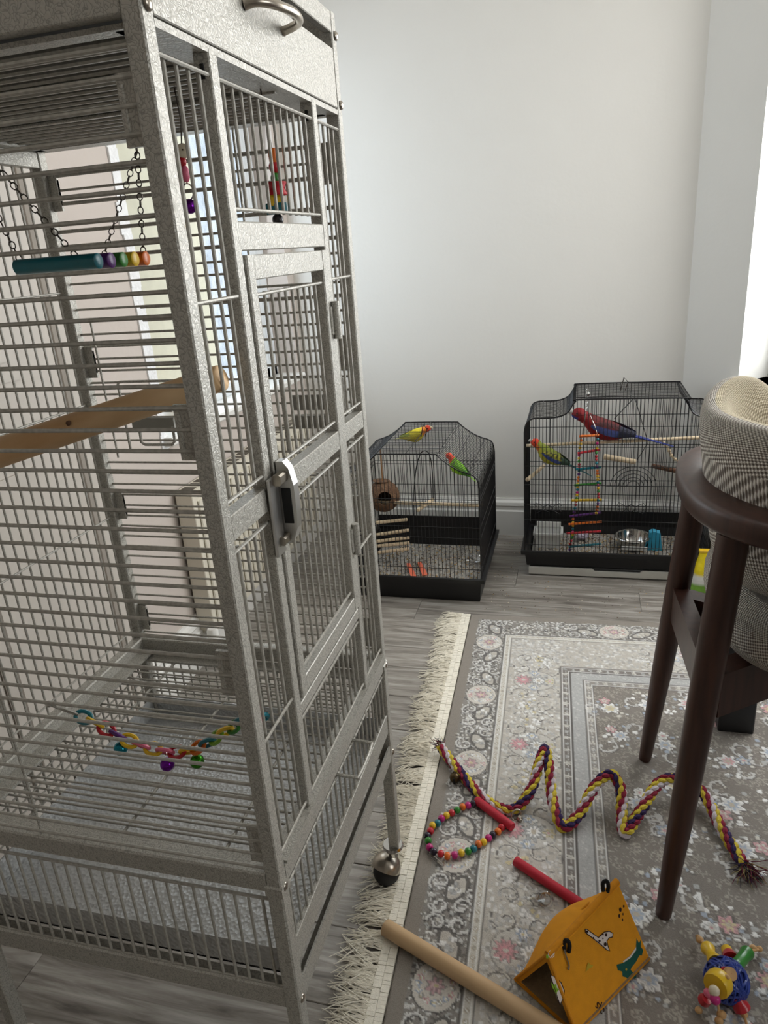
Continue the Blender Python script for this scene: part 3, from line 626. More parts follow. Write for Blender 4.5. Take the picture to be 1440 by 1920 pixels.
# second hanging toy: blocks
T = at(517, 340, y=0.27)
t2 = thing('hanging_block_toy', 'string of red, green, yellow and teal wooden blocks behind the cage transom', 'bird toy', T, group='hanging toys in the tall cage')
def dd(px, py, y=0.27): return at(px, py, y=y)-T
wire(t2, [(-0.006, 0, 1.374-T.z), dd(505, 255), dd(508, 272), dd(513, 290), dd(521, 425)], 0.0009, name='string')
MB().lathe([(0.001, -0.008), (0.0055, -0.007), (0.006, 0), (0.0055, 0.007), (0.001, 0.008)], dd(513, 292)).build('bead', PAL['orange'], t2)
MB().ball(dd(515, 313), (0.0068, 0.0068, 0.0072)).build('bead', PAL['red'], t2); MB().ball(dd(517, 335), (0.006, 0.006, 0.007)).build('bead', PAL['green'], t2)
c = dd(518, 354); MB().lathe([(0.012, -0.007), (0.0125, -0.006), (0.010, 0), (0.0125, 0.006), (0.012, 0.007), (0.001, 0.007)], c, (0, 0, 1), 16).build('block', PAL['red'], t2)
disc(t2, dd(516, 375), 0.0092, 0.005, (0.4, -1, 0.1), PAL['yellow'])
c = dd(519, 391); MB().box(c.x-0.011, c.x+0.011, c.y-0.006, c.y+0.006, c.z-0.006, c.z+0.006, 0.002).build('block', PAL['teal'], t2)
MB().ball(dd(521, 412), 0.0066).build('bead', PAL['black'], t2)
# plastic chain slung low across the open side
cpx = [(146, 1340), (175, 1353), (205, 1370), (250, 1392), (300, 1407), (345, 1409), (385, 1395), (415, 1376), (440, 1362), (465, 1336), (490, 1308)]
cp = smooth_path([at(a, c2, y=0.035) for a, c2 in cpx[:-2]]+[Vector((-0.022, 0.030, 0.725)), Vector((-0.014, 0.050, 0.712))], 12)
T = cp[0].copy(); pcn = thing('plastic_link_chain', 'rainbow plastic link chain with small bells slung low in the tall cage', 'bird toy', T)
tot = [0]
for i in range(1, len(cp)): tot.append(tot[-1]+(cp[i]-cp[i-1]).length)
def along(s):
    for i in range(1, len(cp)):
        if tot[i] >= s: u = (s-tot[i-1])/(tot[i]-tot[i-1]+1e-9); return cp[i-1].lerp(cp[i], u), (cp[i]-cp[i-1]).normalized()
    return cp[-1], (cp[-1]-cp[-2]).normalized()
seq = ['teal', 'yellow', 'red', 'purple', 'yellow', 'pink', 'yellow', 'pink', 'red', 'yellow', 'orange', 'teal', 'lime', 'yellow', 'green', 'teal', 'pink', 'teal']
NL = len(seq)
for i, cn in enumerate(seq):
    c, t = along(tot[-1]*(i+0.5)/NL); s1 = t.cross(Vector((0, 0, 1))).normalized(); s2 = t.cross(s1)
    ax = (s1*0.8+s2*0.6) if i % 2 else (s1*0.6-s2*0.8)
    MB().ring(c-T, 0.0066, 0.0025, ax, 14, 7, t, 1.6).build('link', PAL[cn], pcn)
MB().tube([at(92, 1320, y=0.02)-T, cp[0]-T], 0.0022, 8).ball(at(92, 1320, y=0.02)-T, 0.0042, 10, 8).build('bolt', CHROME, pcn)
for (fx, cn) in ((0.20, 'teal'), (0.42, 'purple'), (0.57, 'green')):
    c, t = along(tot[-1]*fx); MB().ball(c-T+Vector((0, -0.002, -0.017)), 0.0085, 14, 10).build('bell', BELLS[cn], pcn)
    MB().ring(c-T+Vector((0, 0, -0.007)), 0.0045, 0.0007, (1, 0, 0), 12, 4).build('ring', CHROME, pcn)
# ------------------------------------------------------------------ the rug
RO = Vector((-0.019, 1.594, 0)); RA = math.radians(2.1); RT = 0.007
def rugw(u, v, z=RT):
    c, s = math.cos(RA), math.sin(RA); return Vector((RO.x+u*c+v*s, RO.y+u*s-v*c, z))
def rug_colours(us, vs):
    STEP = 0.0026; NX, NY = int(0.99/STEP), int(1.50/STEP); rng = np.random.default_rng(11); R = random.Random(5)
    X, Y = np.meshgrid((np.arange(NX)+0.5)*STEP, (np.arange(NY)+0.5)*STEP)
    D = np.minimum(X, Y)
    def C(r, g, b): return np.array([lin(r), lin(g), lin(b)])
    TAUPE, FIELD, CRM, WHT, PNK, BLU, DRK, GRY, YEL, BEI = C(142, 134, 124), C(132, 125, 117), C(212, 208, 198), C(240, 239, 236), C(212, 166, 168), C(172, 182, 196), C(78, 74, 72), C(182, 182, 180), C(212, 200, 160), C(196, 186, 168)
    img = np.empty((NY, NX, 3)); img[:] = FIELD
    def band(a, b, c): img[(D >= a) & (D < b)] = c
    band(0, 0.030, TAUPE); band(0.030, 0.125, C(142, 137, 130)); band(0.125, 0.146, CRM); band(0.146, 0.296, C(196, 190, 180)); band(0.296, 0.322, C(128, 122, 116)); band(0.322, 0.358, GRY); band(0.358, 0.384, C(150, 144, 137))
    def win(cx, cy, r):
        i0, i1 = max(0, int((cx-r)/STEP)), min(NX, int((cx+r)/STEP)+1); j0, j1 = max(0, int((cy-r)/STEP)), min(NY, int((cy+r)/STEP)+1)
        return (slice(j0, j1), slice(i0, i1)) if i1 > i0 and j1 > j0 else None
    def mix(w_, m_, c, a=1.0):
        s = img[w_]; s[m_] = s[m_]*(1-a)+c*a
    def rosette(cx, cy, r, n, c1, c2, c3, rot=0.0, outline=True):
        w_ = win(cx, cy, r*1.3)
        if not w_: return
        dx, dy = X[w_]-cx, Y[w_]-cy; rr = np.hypot(dx, dy); th = np.arctan2(dy, dx)+rot
        ed = r*(0.80+0.20*np.cos(n*th)); 
        if outline: mix(w_, rr < ed+0.0028, DRK, 0.6)
        mix(w_, rr < ed, c1); mix(w_, (rr < ed*0.74) & (rr > ed*0.6), c1*0.72, 0.8); mix(w_, rr < ed*0.58, c2); mix(w_, rr < r*0.22, c3)
        mix(w_, (rr < ed) & (np.cos(n*th) < -0.75) & (rr > r*0.25), c1*0.66, 0.8)
    def disc_(cx, cy, r, c, a=1.0):
        w_ = win(cx, cy, r)
        if w_: mix(w_, np.hypot(X[w_]-cx, Y[w_]-cy) < r, c, a)
    def stroke(pts, wd, c, dark=None, a=1.0):
        if dark is not None:
            for (x, y) in pts: disc_(x+0.0015, y+0.0015, wd+0.0016, dark, 0.55)
        for (x, y) in pts: disc_(x, y, wd, c, a)
    def spiral(cx, cy, r, a0, turns, sgn, wd, c, dark=None):
        n = max(8, int(r*turns*7/STEP*0.6)); pts = []
        for i in range(n):
            t = i/n; a = a0+sgn*t*turns*2*PI; q = r*(1-0.78*t); pts.append((cx+q*math.cos(a), cy+q*math.sin(a)))
        stroke(pts, wd, c, dark); return pts[0]
    def leafy(pts, wd, c, dark):
        stroke(pts, wd, c, dark)
        for i in range(0, len(pts), 5):
            x, y = pts[i]; 
            for _ in range(2): disc_(x+R.uniform(-1, 1)*wd*2.4, y+R.uniform(-1, 1)*wd*2.4, wd*R.uniform(0.8, 1.4), c)
    def cluster(cx, cy, r, cols):
        for _ in range(int(10+r*260)):
            a, q = R.uniform(0, 2*PI), r*math.sqrt(R.random())*1.15; disc_(cx+q*math.cos(a)+0.0012, cy+q*math.sin(a)+0.0012, R.uniform(0.004, 0.0075), DRK, 0.30)
            disc_(cx+q*math.cos(a), cy+q*math.sin(a), R.uniform(0.003, 0.006), R.choice(cols))
    def bline(d0, wd, c, a=1.0): img[np.abs(D-d0) < wd] = img[np.abs(D-d0) < wd]*(1-a)+c*a
    # --- field: fine curls, then flower sprays on scrolling stems
    for _ in range(2600):
        cx, cy = R.uniform(0.38, 0.98), R.uniform(0.38, 1.5)
        spiral(cx, cy, R.uniform(0.006, 0.016), R.uniform(0, 6.28), R.uniform(0.5, 1.1), R.choice((-1, 1)), 0.0011, C(172, 165, 153))
    spots = []
    for _ in range(900):
        p = (R.uniform(0.42, 0.97), R.uniform(0.43, 1.48))
        if all(math.hypot(p[0]-q[0], p[1]-q[1]) > 0.102 for q in spots): spots.append(p)
    for (cx, cy) in spots:
        for _ in range(2):
            a = R.uniform(0, 6.28); q = R.uniform(0.045, 0.065); leafy_pts = []
            n = 26; sg = R.choice((-1, 1)); cc = (cx+q*math.cos(a), cy+q*math.sin(a)); r0 = R.uniform(0.020, 0.034)
            for i in range(n): t = i/n; aa = a+PI+sg*t*4.6; rr = r0*(1-0.7*t); leafy_pts.append((cc[0]+rr*math.cos(aa), cc[1]+rr*math.sin(aa)))
            leafy(leafy_pts, 0.0026, C(204, 202, 198), C(96, 90, 86))
    for (cx, cy) in spots:
        r = R.uniform(0.032, 0.050); cluster(cx, cy, r*1.15, [WHT, CRM, GRY, WHT, BLU])
        k_ = R.random()
        rosette(cx, cy, r*0.62, R.choice((6, 7, 8)), WHT if k_ < 0.8 else PNK, PNK if k_ < 0.25 else (BLU if k_ < 0.75 else YEL), BEI, R.uniform(0, 6))
        a = R.uniform(0, 6.28); rosette(cx+r*0.9*math.cos(a), cy+r*0.9*math.sin(a), r*0.42, 5, R.choice((PNK, WHT, BLU)), CRM, PNK*0.9, R.uniform(0, 6))
    # keep the field out of the borders
    base = img.copy()
    def along_border(d, spacing, phase=0.0):
        """points on the two visible border lines at distance d from the edge, with the inward angle"""
        out = []; s = d+phase
        while s < 1.5: out.append((d, s, 0.0)); s += spacing
        s = d+phase+spacing
        while s < 0.99: out.append((s, d, PI/2)); s += spacing
        return out
    def oval(cx, cy, ra, rb, a, c, al=1.0):
        w_ = win(cx, cy, max(ra, rb)*1.05)
        if not w_: return
        dx, dy = X[w_]-cx, Y[w_]-cy; p, q = dx*math.cos(a)+dy*math.sin(a), -dx*math.sin(a)+dy*math.cos(a)
        mix(w_, (p/ra)**2+(q/rb)**2 < 1, c, al)
    PALE, SHADE = C(214, 212, 208), C(164, 160, 154)
    # --- main pale border: dense pale flowers, large scrolled cartouches with a blossom
    for _ in range(5200):
        if R.random() < 0.6: x, y = R.uniform(0.15, 0.292), R.uniform(0.15, 1.5)
        else: x, y = R.uniform(0.15, 0.99), R.uniform(0.15, 0.292)
        if 0.151 < min(x, y) < 0.291: disc_(x, y, R.uniform(0.0016, 0.0052), R.choice([WHT, PALE, PALE, CRM, GRY, SHADE, C(186, 184, 180)]), 0.75)
    for n_, (x, y, a) in enumerate(along_border(0.222, 0.285, 0.155)):
        dx, dy = math.cos(a), math.sin(a); P_ = lambda q, t: (x+dx*q-dy*t, y+dy*q+dx*t)
        for sg in (-1, 1):
            for (q, t, r_, a0, tn, sn, wd) in ((0.030, 0.058, 0.040, 0.4, 0.95, -1, 0.0020), (-0.036, 0.064, 0.030, 2.6, 1.0, 1, 0.0018), (0.022, 0.112, 0.030, -0.5, 0.9, 1, 0.0018), (-0.030, 0.118, 0.022, 2.8, 0.9, -1, 0.0016)):
                cx_, cy_ = P_(q, sg*t); spiral(cx_, cy_, r_, a+sg*a0, tn, sg*sn, wd, CRM, C(92, 88, 86))
            for t in (0.085, 0.128): cx_, cy_ = P_(R.uniform(-0.03, 0.03), sg*t); cluster(cx_, cy_, 0.020, [WHT, PALE, CRM, WHT, YEL])
        oval(x, y, 0.060, 0.050, a, C(110, 106, 102), 0.55); oval(x, y, 0.057, 0.047, a, C(206, 202, 194))
        cluster(x, y, 0.042, [WHT, PALE, GRY, WHT])
        cx_, cy_ = P_(-0.030, 0); rosette(cx_, cy_, 0.024, 10, PNK, C(216, 160, 166), CRM)
        cx_, cy_ = P_(0.012, 0); rosette(cx_, cy_, 0.028, 9, GRY, WHT, BEI); cx_, cy_ = P_(0.044, 0); rosette(cx_, cy_, 0.014, 6, YEL, CRM, PNK, outline=False)
        for sg in (-1, 1): cx_, cy_ = P_(0.0, sg*0.036); rosette(cx_, cy_, 0.014, 6, BLU, WHT, YEL, outline=False)
    # --- outer border: grey ground, white leaf sprays, oval flower medallions between dark paisley drops
    for _ in range(6500):
        if R.random() < 0.6: x, y = R.uniform(0.028, 0.124), R.uniform(0.028, 1.5)
        else: x, y = R.uniform(0.028, 0.99), R.uniform(0.028, 0.124)
        d = min(x, y)
        if 0.030+R.random()*0.012 < d < 0.122: disc_(x, y, R.uniform(0.0016, 0.0038), R.choice([WHT, PALE, CRM, PALE, GRY, DRK, C(110, 106, 100)]), 0.9)
    for n_, (x, y, a) in enumerate(along_border(0.078, 0.285, 0.100)):
        dx, dy = math.cos(a), math.sin(a); P_ = lambda q, t: (x+dx*q-dy*t, y+dy*q+dx*t)
        oval(x, y, 0.043, 0.048, a, DRK, 0.8); oval(x, y, 0.0405, 0.0455, a, C(214, 208, 198))
        for k_ in range(16):
            an = 2*PI*k_/16; cx_, cy_ = x+0.030*math.cos(an), y+0.030*math.sin(an); rosette(cx_, cy_, 0.0065, 5, R.choice((GRY, BLU, PNK, WHT, C(176, 170, 162))), WHT, YEL, outline=False)
        rosette(x, y, 0.017, 7, C(204, 168, 172), C(224, 196, 196), YEL)
        for sg in (-1, 1):
            cx_, cy_ = P_(0.012, sg*0.082); oval(cx_, cy_, 0.020, 0.036, a+sg*0.45, C(104, 100, 96)); oval(cx_, cy_, 0.0135, 0.029, a+sg*0.45, C(196, 190, 180)); cluster(cx_, cy_, 0.012, [WHT, CRM, GRY])
            for (q, t, r_, a0, sn) in ((-0.022, 0.070, 0.024, 2.4, 1), (0.026, 0.124, 0.022, 0.2, -1), (-0.018, 0.122, 0.020, 2.9, -1)):
                cx_, cy_ = P_(q, sg*t); spiral(cx_, cy_, r_, a+sg*a0, 1.0, sg*sn, 0.0024, PALE, DRK)
    # --- guard stripes
    for (x, y, a) in along_border(0.1355, 0.019): rosette(x, y, 0.0062, 4, BEI, WHT, BEI, outline=False)
    for d in (0.309, 0.371):
        for n_, (x, y, a) in enumerate(along_border(d, 0.024)):
            rosette(x, y, 0.0085 if n_ % 2 else 0.0065, 5, CRM if n_ % 2 else GRY, PALE, BEI, R.uniform(0, 3), outline=False); disc_(x, y+0.012, 0.0030, PALE, 0.7)
    for _ in range(1600):
        x, y = R.uniform(0.32, 0.36), R.uniform(0.32, 1.5)
        if R.random() < 0.4: x, y = R.uniform(0.32, 0.99), R.uniform(0.32, 0.36)
        if 0.325 < min(x, y) < 0.355: disc_(x, y, R.uniform(0.0013, 0.0026), R.choice([PALE, C(166, 166, 164)]), 0.6)
    for d in (0.125, 0.146, 0.296, 0.322, 0.358, 0.384): bline(d, 0.0016, DRK, 0.7)
    for d in (0.129, 0.142, 0.300, 0.319, 0.362, 0.381): bline(d, 0.0014, WHT, 0.8)
    sel = D >= 0.388; img[sel & False] = 0
    img[D < 0.029] = TAUPE
    ui = np.clip((us/STEP).astype(int), 0, NX-1); vi = np.clip((vs/STEP).astype(int), 0, NY-1)
    return img[vi[:, None], ui[None, :]]
us = np.concatenate([np.arange(0, 0.985, 0.0026), np.linspace(1.0, 1.28, 16)]); vs_ = np.concatenate([np.arange(0, 1.495, 0.0026), np.linspace(1.51, 2.1, 40)])
colr = rug_colours(us, vs_)
nU, nV = len(us), len(vs_)
c_, s_ = math.cos(RA), math.sin(RA)
UU, VV = np.meshgrid(us, vs_)
co = np.empty((nV, nU, 3)); co[..., 0] = UU; co[..., 1] = -VV
lum = colr.mean(axis=2); co[..., 2] = RT + np.clip(lum-0.25, 0, 0.5)*0.0022
co[0, :, 2] = 0.0006; co[-1, :, 2] = 0.0006; co[:, 0, 2] = 0.0006; co[:, -1, 2] = 0.0006
idx = np.arange(nU*nV).reshape(nV, nU)
quads = np.stack([idx[:-1, :-1], idx[1:, :-1], idx[1:, 1:], idx[:-1, 1:]], -1).reshape(-1, 4)
me = bpy.data.meshes.new('rug'); me.vertices.add(nU*nV); me.vertices.foreach_set('co', co.reshape(-1))
me.loops.add(quads.size); me.loops.foreach_set('vertex_index', quads.reshape(-1).astype(np.int32))
me.polygons.add(len(quads)); me.polygons.foreach_set('loop_start', np.arange(0, quads.size, 4, dtype=np.int32)); me.polygons.foreach_set('loop_total', np.full(len(quads), 4, dtype=np.int32))
me.update(calc_edges=True)
ca = me.color_attributes.new('Col', 'FLOAT_COLOR', 'POINT'); ca.data.foreach_set('color', np.concatenate([colr, np.ones((nV, nU, 1))], -1).reshape(-1).astype(np.float32))
RUGM = mk('woven_rug_pile', (1, 1, 1, 1), 0.88, attr=True, var=0.10, vs=350, bump=0.35, bs=700)
RUGM.node_tree.nodes['Principled BSDF'].inputs['Sheen Weight'].default_value = 0.25
me.materials.append(RUGM)
rug = thing('rug', 'taupe oriental rug with pale floral borders and a cream fringe', 'rug', RO, (0, 0, RA))
put(me, 'pile', rug)
# cream binding strip and the fringe along the left edge
b = MB(); rr = random.Random(9)
for i in range(300):
    v0 = i*0.007; b.box(-0.030, -0.0155, -v0-0.0066, -v0, 0.0005, 0.0075+rr.random()*0.0012); b.box(-0.0150, -0.001, -v0-0.0066, -v0, 0.0005, 0.0078+rr.random()*0.0012)
b.build('binding', CREAM, rug, smooth=False)
b = MB(); v = -0.004
while v < 2.05:
    dirx, sway = rr.uniform(0.8, 1.05), rr.uniform(-0.5, 0.75); ln = rr.uniform(0.062, 0.098)
    for s in range(rr.randint(9, 12)):
        p0 = Vector((-0.026, -v+rr.uniform(-0.005, 0.005), rr.uniform(0.003, 0.007))); sw_ = sway+rr.uniform(-0.45, 0.45); L_ = ln*rr.uniform(0.7, 1.1); cur = rr.uniform(-0.7, 0.7)
        pts = [p0]
        for q in range(1, 5):
            t = q/4; pts.append(p0+Vector((-L_*t*dirx*(1-0.15*abs(cur)*t), -L_*t*(sw_*0.55+cur*0.4*t), rr.uniform(0.0, 0.006)-0.002*t if q < 4 else 0.0025-p0.z)))
        b.tube(pts, [0.0015, 0.0014, 0.0013, 0.0011, 0.0006], 4)
    v += 0.0088
tag(b.build('fringe', CREAM, rug), kind='stuff')

# ------------------------------------------------------------------ black bird cages on the floor
def interp(prof, x):
    for (a, c) in zip(prof[:-1], prof[1:]):
        if a[0] <= x <= c[0] and c[0]-a[0] > 1e-9: return a[1]+(c[1]-a[1])*(x-a[0])/(c[0]-a[0])
    return prof[0][1]
def black_cage(label, x0, x1, y0, y1, H, ks, base_z, drop, fz, pitch, drawer, ksr=None, soft=False):
    cg = thing('bird_cage', label, 'cage', ((x0+x1)/2, (y0+y1)/2, 0), group='black wire bird cages by the wall')
    off = cg.location; W = x1-x0
    sh = [(0, H-drop-0.05), (0.004, H-drop-0.026), (0.014, H-drop-0.009), (0.032, H-drop-0.001), (0.06, H-drop), (0.100, H-drop+0.002), (0.128, H-drop+0.010), (0.146, H-drop*0.62), (0.157, H-drop*0.30), (0.168, H-drop*0.10), (0.186, H)]
    if soft: sh = [(0, H-drop-0.055), (0.003, H-drop-0.030), (0.011, H-drop-0.012), (0.026, H-drop-0.003), (0.050, H-drop+0.004), (0.080, H-drop+0.016), (0.110, H-drop+0.034), (0.134, H-drop*0.24), (0.150, H-drop*0.05), (0.166, H)]
    left = [(x0+a*ks, z) for a, z in sh]; right = [(x1-a*(ksr or ks), z) for a, z in reversed(sh)]
    prof = left+right; prof = [(p[0], p[1]) for p in smooth_path([(a, z, 0) for a, z in prof], 4)]
    zi = lambda x: interp(prof, x)
    arch = [(x0, base_z)]+prof+[(x1, base_z)]
    WR = 0.0010
    am = MB().tube([(a, 0, z) for a, z in arch], WR, 4, caps=False).mesh('arch_wire', BLK, off=(off.x, 0, 0))
    # outline hoops front and rear
    for y, nm in ((y0, 'front_hoop'), (y1, 'rear_hoop')): MB().tube([(a, y, z) for a, z in arch], 0.0024, 6).build(nm, BLK, cg, off=off)
    n = int((y1-y0)/(pitch*1.12))
    ar = cg; cwm = MB().tube([(0, 0, 0), (0, y1-y0, 0)], 0.0012, 5).mesh('cross_wire', BLK)
    for k_ in range(9):
        i = int(6+(len(prof)-12)*k_/8); a, z = prof[i]; put(cwm, 'roof_cross_wire', cg, (a-off.x, y0-off.y, z+0.002))
    for z in fz:
        if z < H-drop-0.05:
            for xx in (x0-0.001, x1+0.001): put(cwm, 'side_cross_wire', cg, (xx-off.x, y0-off.y, z))
    for i in range(1, n): put(am, 'arch_wire', ar, (0, y0+(y1-y0)*i/n-off.y, 0))
    for y, nm, sg in ((y0, 'front_cross_wire', -1), (y1, 'rear_cross_wire', 1)):
        for z in fz: 
            xa, xb = x0, x1
            if z > H-drop: xa, xb = x0+0.155*ks, x1-0.155*(ksr or ks)
            fc = MB().tube([(xa, y+sg*0.002, z), (xb, y+sg*0.002, z)], 0.0013, 5).build(nm, BLK, cg, off=off)
        fc = cg; nw = int(W/pitch)
        for i in range(1, nw):
            x = x0+W*i/nw; MB().tube([(x, y, base_z), (x, y, zi(x))], WR, 4, caps=False).build('wire', BLK, fc, off=off)
    # base tray with flared rim
    g = 0.008; b = MB(); zb = 0.036 if drawer else 0.0; rim = base_z
    def ringpts(e, z): return [(x0-e, y0-e, z), (x1+e, y0-e, z), (x1+e, y1+e, z), (x0-e, y1+e, z)]
    layers = [ringpts(-g, zb), ringpts(-0.002, rim-0.016), ringpts(0.012, rim-0.014), ringpts(0.013, rim), ringpts(0.002, rim+0.001), ringpts(-0.006, rim-0.004), ringpts(-0.022, zb+0.018)]
    vs = [p for l in layers for p in l]; fs = [(i*4+k_, i*4+(k_+1) % 4, (i+1)*4+(k_+1) % 4, (i+1)*4+k_) for i in range(len(layers)-1) for k_ in range(4)]+[(3, 2, 1, 0), (24, 25, 26, 27)]
    b.add(vs, fs); b.build('base_tray', BLKP, cg, smooth=False, off=off)
    MB().box(x0+0.004, x1-0.004, y1-0.006, y1-0.002, rim-0.02, rim+0.058).build('splash_guard', BLKP, cg, smooth=False, off=off)
    if drawer:
        b = MB().box(x0+0.02, x1-0.02, y0+0.004, y1-0.02, 0.0, 0.034, 0.004); b.build('plinth', BLKP, cg, off=off)
        dw_ = MB().prism([(0.016, 0.006), (W-0.016, 0.006), (W-0.020, 0.033), (W*0.66, 0.033), (W*0.645, 0.025), (W*0.40, 0.025), (W*0.385, 0.033), (0.016, 0.033)], (x0, y0+0.004, 0), (1, 0, 0), (0, 0, 1), 0.010).build('drawer_front', GREYP, cg, smooth=False, off=off)
        for xx in (x1-0.10, ): MB().box(xx, xx+0.03, y0-0.001, y0+0.004, 0.052, 0.072, 0.002).build('base_catch', GREYP, cg, off=off)
    # carry loop on the roof
    xc, yc = (x0+x1)/2+0.02, (y0+y1)/2
    MB().tube([(xc-0.014, yc, H), (xc-0.004, yc, H+0.046), (xc+0.010, yc, H+0.030), (xc+0.002, yc, H)], 0.0017, 6).build('carry_loop', DARKM, cg, off=off)
    return cg, off, zi
def litter(parent, off, x0, x1, y0, y1, z, n, seed, cols):
    r_ = random.Random(seed); MB().box(x0, x1, y0, y1, z-0.004, z).build('newspaper', PAPER, parent, smooth=False, off=off)
    b = MB()
    for i in range(n):
        c = Vector((r_.uniform(x0+0.01, x1-0.01), r_.uniform(y0+0.01, y1-0.01), z+0.002)); s = r_.uniform(0.0022, 0.0048); a = r_.uniform(0, 6.3); q = r_.choice(cols)
        e1 = Vector((math.cos(a), math.sin(a), r_.uniform(-0.3, 0.3)))*s; e2 = Vector((-math.sin(a), math.cos(a), 0.2))*s*0.55
        b.add([c-e1, c+e2, c+e1, c-e2, c+Vector((0, 0, s*0.7))], [(0, 1, 4), (1, 2, 4), (2, 3, 4), (3, 0, 4)], q)
    return tag(b.build('seed_litter', ATTR, parent, smooth=False, off=off), kind='stuff')
SEEDC = [rgb(168, 128, 70), rgb(196, 164, 96), rgb(92, 66, 42), rgb(226, 216, 196), rgb(60, 46, 34), rgb(206, 196, 180), rgb(120, 110, 104)]
LX0, LX1, LYA, LYB = -0.485, 0.006, 1.694, 2.150
lc, loff, lzi = black_cage('smaller black wire bird cage with two lovebirds', LX0, LX1, LYA, LYB, 0.545, 0.93, 0.092, 0.068, (0.128, 0.245, 0.285, 0.372, 0.386), 0.0135, False, None, True)
litter(lc, loff, LX0+0.022, LX1-0.022, LYA+0.022, LYB-0.022, 0.030, 1500, 3, SEEDC)
RX0, RX1, RYA, RYB = 0.136, 0.776, 1.945, 2.232
rc, roff, rzi = black_cage('larger black wire bird cage with two rosellas and pale drawer', RX0, RX1, RYA, RYB, 0.668, 1.04, 0.100, 0.064, (0.125, 0.225, 0.285, 0.360, 0.430, 0.500, 0.615), 0.0128, True, 0.66)
litter(rc, roff, RX0+0.022, RX1-0.022, RYA+0.022, RYB-0.022, 0.066, 1500, 4, SEEDC)
# scrolled ornaments on the front of the larger cage
b = MB(); yy = RYA-0.004
cx, cz = at(1187, 912, y=yy).x, at(1187, 912, y=yy).z
for r_ in (0.020, 0.034, 0.048, 0.062, 0.076): b.tube([(cx+r_*math.cos(PI*i/18), yy, cz+r_*math.sin(PI*i/18)*0.95) for i in range(19)], 0.0012, 5)
b.tube([(cx-0.09, yy, cz), (cx+0.09, yy, cz)], 0.0014, 5)
for (pc_, w_) in ((1027, 0.048), (1183, 0.048)):
    o_ = at(pc_, 953, y=yy)
    for sx in (-1, 1):
        b.tube([(o_.x+sx*t_[0]*w_, yy, o_.z+t_[1]*w_) for t_ in ((0, 0.30), (0.35, 0.12), (0.62, 0.30), (0.86, 0.42), (1.0, 0.22), (0.86, 0.10), (0.78, 0.22))], 0.0012, 5)
        b.tube([(o_.x+sx*t_[0]*w_, yy, o_.z+t_[1]*w_) for t_ in ((0, -0.30), (0.35, -0.12), (0.62, -0.30), (0.86, -0.42), (1.0, -0.22), (0.86, -0.10), (0.78, -0.22))], 0.0012, 5)
        b.tube([(o_.x, yy, o_.z+sx*0.30*w_), (o_.x+0.35*w_, yy, o_.z), (o_.x, yy, o_.z-0.3*w_), (o_.x-0.35*w_, yy, o_.z)], 0.0012, 5, True)
b.build('scroll_ornament', BLK, rc, off=roff)
# wall-side wires of the swing bow in the larger cage and in the smaller one
MB().tube([at(1190, 745, y=2.10), at(1152, 785, y=2.10)], 0.0014, 5).tube([at(1190, 745, y=2.10), at(1215, 830, y=2.10), at(1195, 862, y=2.10)], 0.0014, 5).build('swing_bow', BLK, rc, off=roff)
p_ = smooth_path([at(777, 1000, y=1.93), at(776, 930, y=1.93), at(780, 880, y=1.93), at(788, 852, y=1.93), at(797, 845, y=1.93), at(806, 855, y=1.93), at(811, 890, y=1.93), at(812, 935, y=1.93)], 5)
MB().tube(p_, 0.0020, 6).build('swing_bow', BLK, lc, off=loff)

# perches and toys in the black cages
stick('dowel_perch', 'pale dowel perch across the smaller black cage', 'perch', at(700, 941, y=1.90), at(912, 948, y=1.90), 0.0060, 0.0060, PALEW)
stick('dowel_perch', 'long pale dowel perch the red rosella sits on', 'perch', at(982, 836, y=2.06), at(1318, 820, y=2.06), 0.0062, 0.0062, PALEW)
stick('short_perch', 'short thick pale perch in the middle of the larger black cage', 'perch', at(1132, 856, y=2.12), at(1192, 866, y=2.12), 0.0110, 0.0095, PALEW)
stick('bark_perch', 'dark bark covered perch beside the chair, inside the larger black cage', 'perch', at(1222, 873, y=2.12), at(1290, 888, y=2.12), 0.0085, 0.0085, BARK)
stick('stub_perch', 'pale stick slanting up below the green rosella', 'perch', at(988, 900, y=1.985), at(1020, 873, y=2.10), 0.0075, 0.0065, PALEW)
tw = [at(1238, 822, y=2.10), at(1252, 840, y=2.10), at(1262, 858, y=2.10), at(1280, 868, y=2.10)]
b = MB()
for i, p_ in enumerate(smooth_path(tw, 4)): b.ball(p_, 0.0066 if i % 2 else 0.0048, 8, 6)
tag(b.build('wooden_bead_string', PALEW), 'string of raw wooden beads at the right of the larger cage', 'bird toy')
stick('swing_perch', 'short swing perch behind the dowel in the smaller black cage', 'perch', at(783, 957, y=1.88), at(812, 936, y=1.98), 0.0075, 0.0075, PALEW)
# coconut nest
c = at(727, 930, y=1.93); hd = Vector((0.35, -1, 0.15)).normalized(); Rc = 0.062
co_ = thing('coconut_nest', 'hollow brown coconut shell nest in the smaller black cage', 'nest', (c.x-0.016, c.y, c.z))
prof = [(0.026, Rc*0.90)]+[(Rc*math.sin(t), Rc*math.cos(t)) for t in [0.44+i*(PI-0.44)/14 for i in range(15)]]
MB().lathe(prof, (0, 0, 0), hd, 22).lathe([(0.026, Rc*0.90)]+[(Rc*0.88*math.sin(t), Rc*0.88*math.cos(t)) for t in [0.47+i*(PI-0.47)/12 for i in range(13)]], (0, 0, 0), hd, 22).build('shell', COCO, co_)
MB().lathe([(0.030, Rc*0.92), (0.034, Rc*0.97), (0.032, Rc*1.0), (0.0, Rc*1.02)], (-0.01, 0.0, 0.0), (0.05, 0.1, 1), 16).build('shell_cap', COCO, co_)
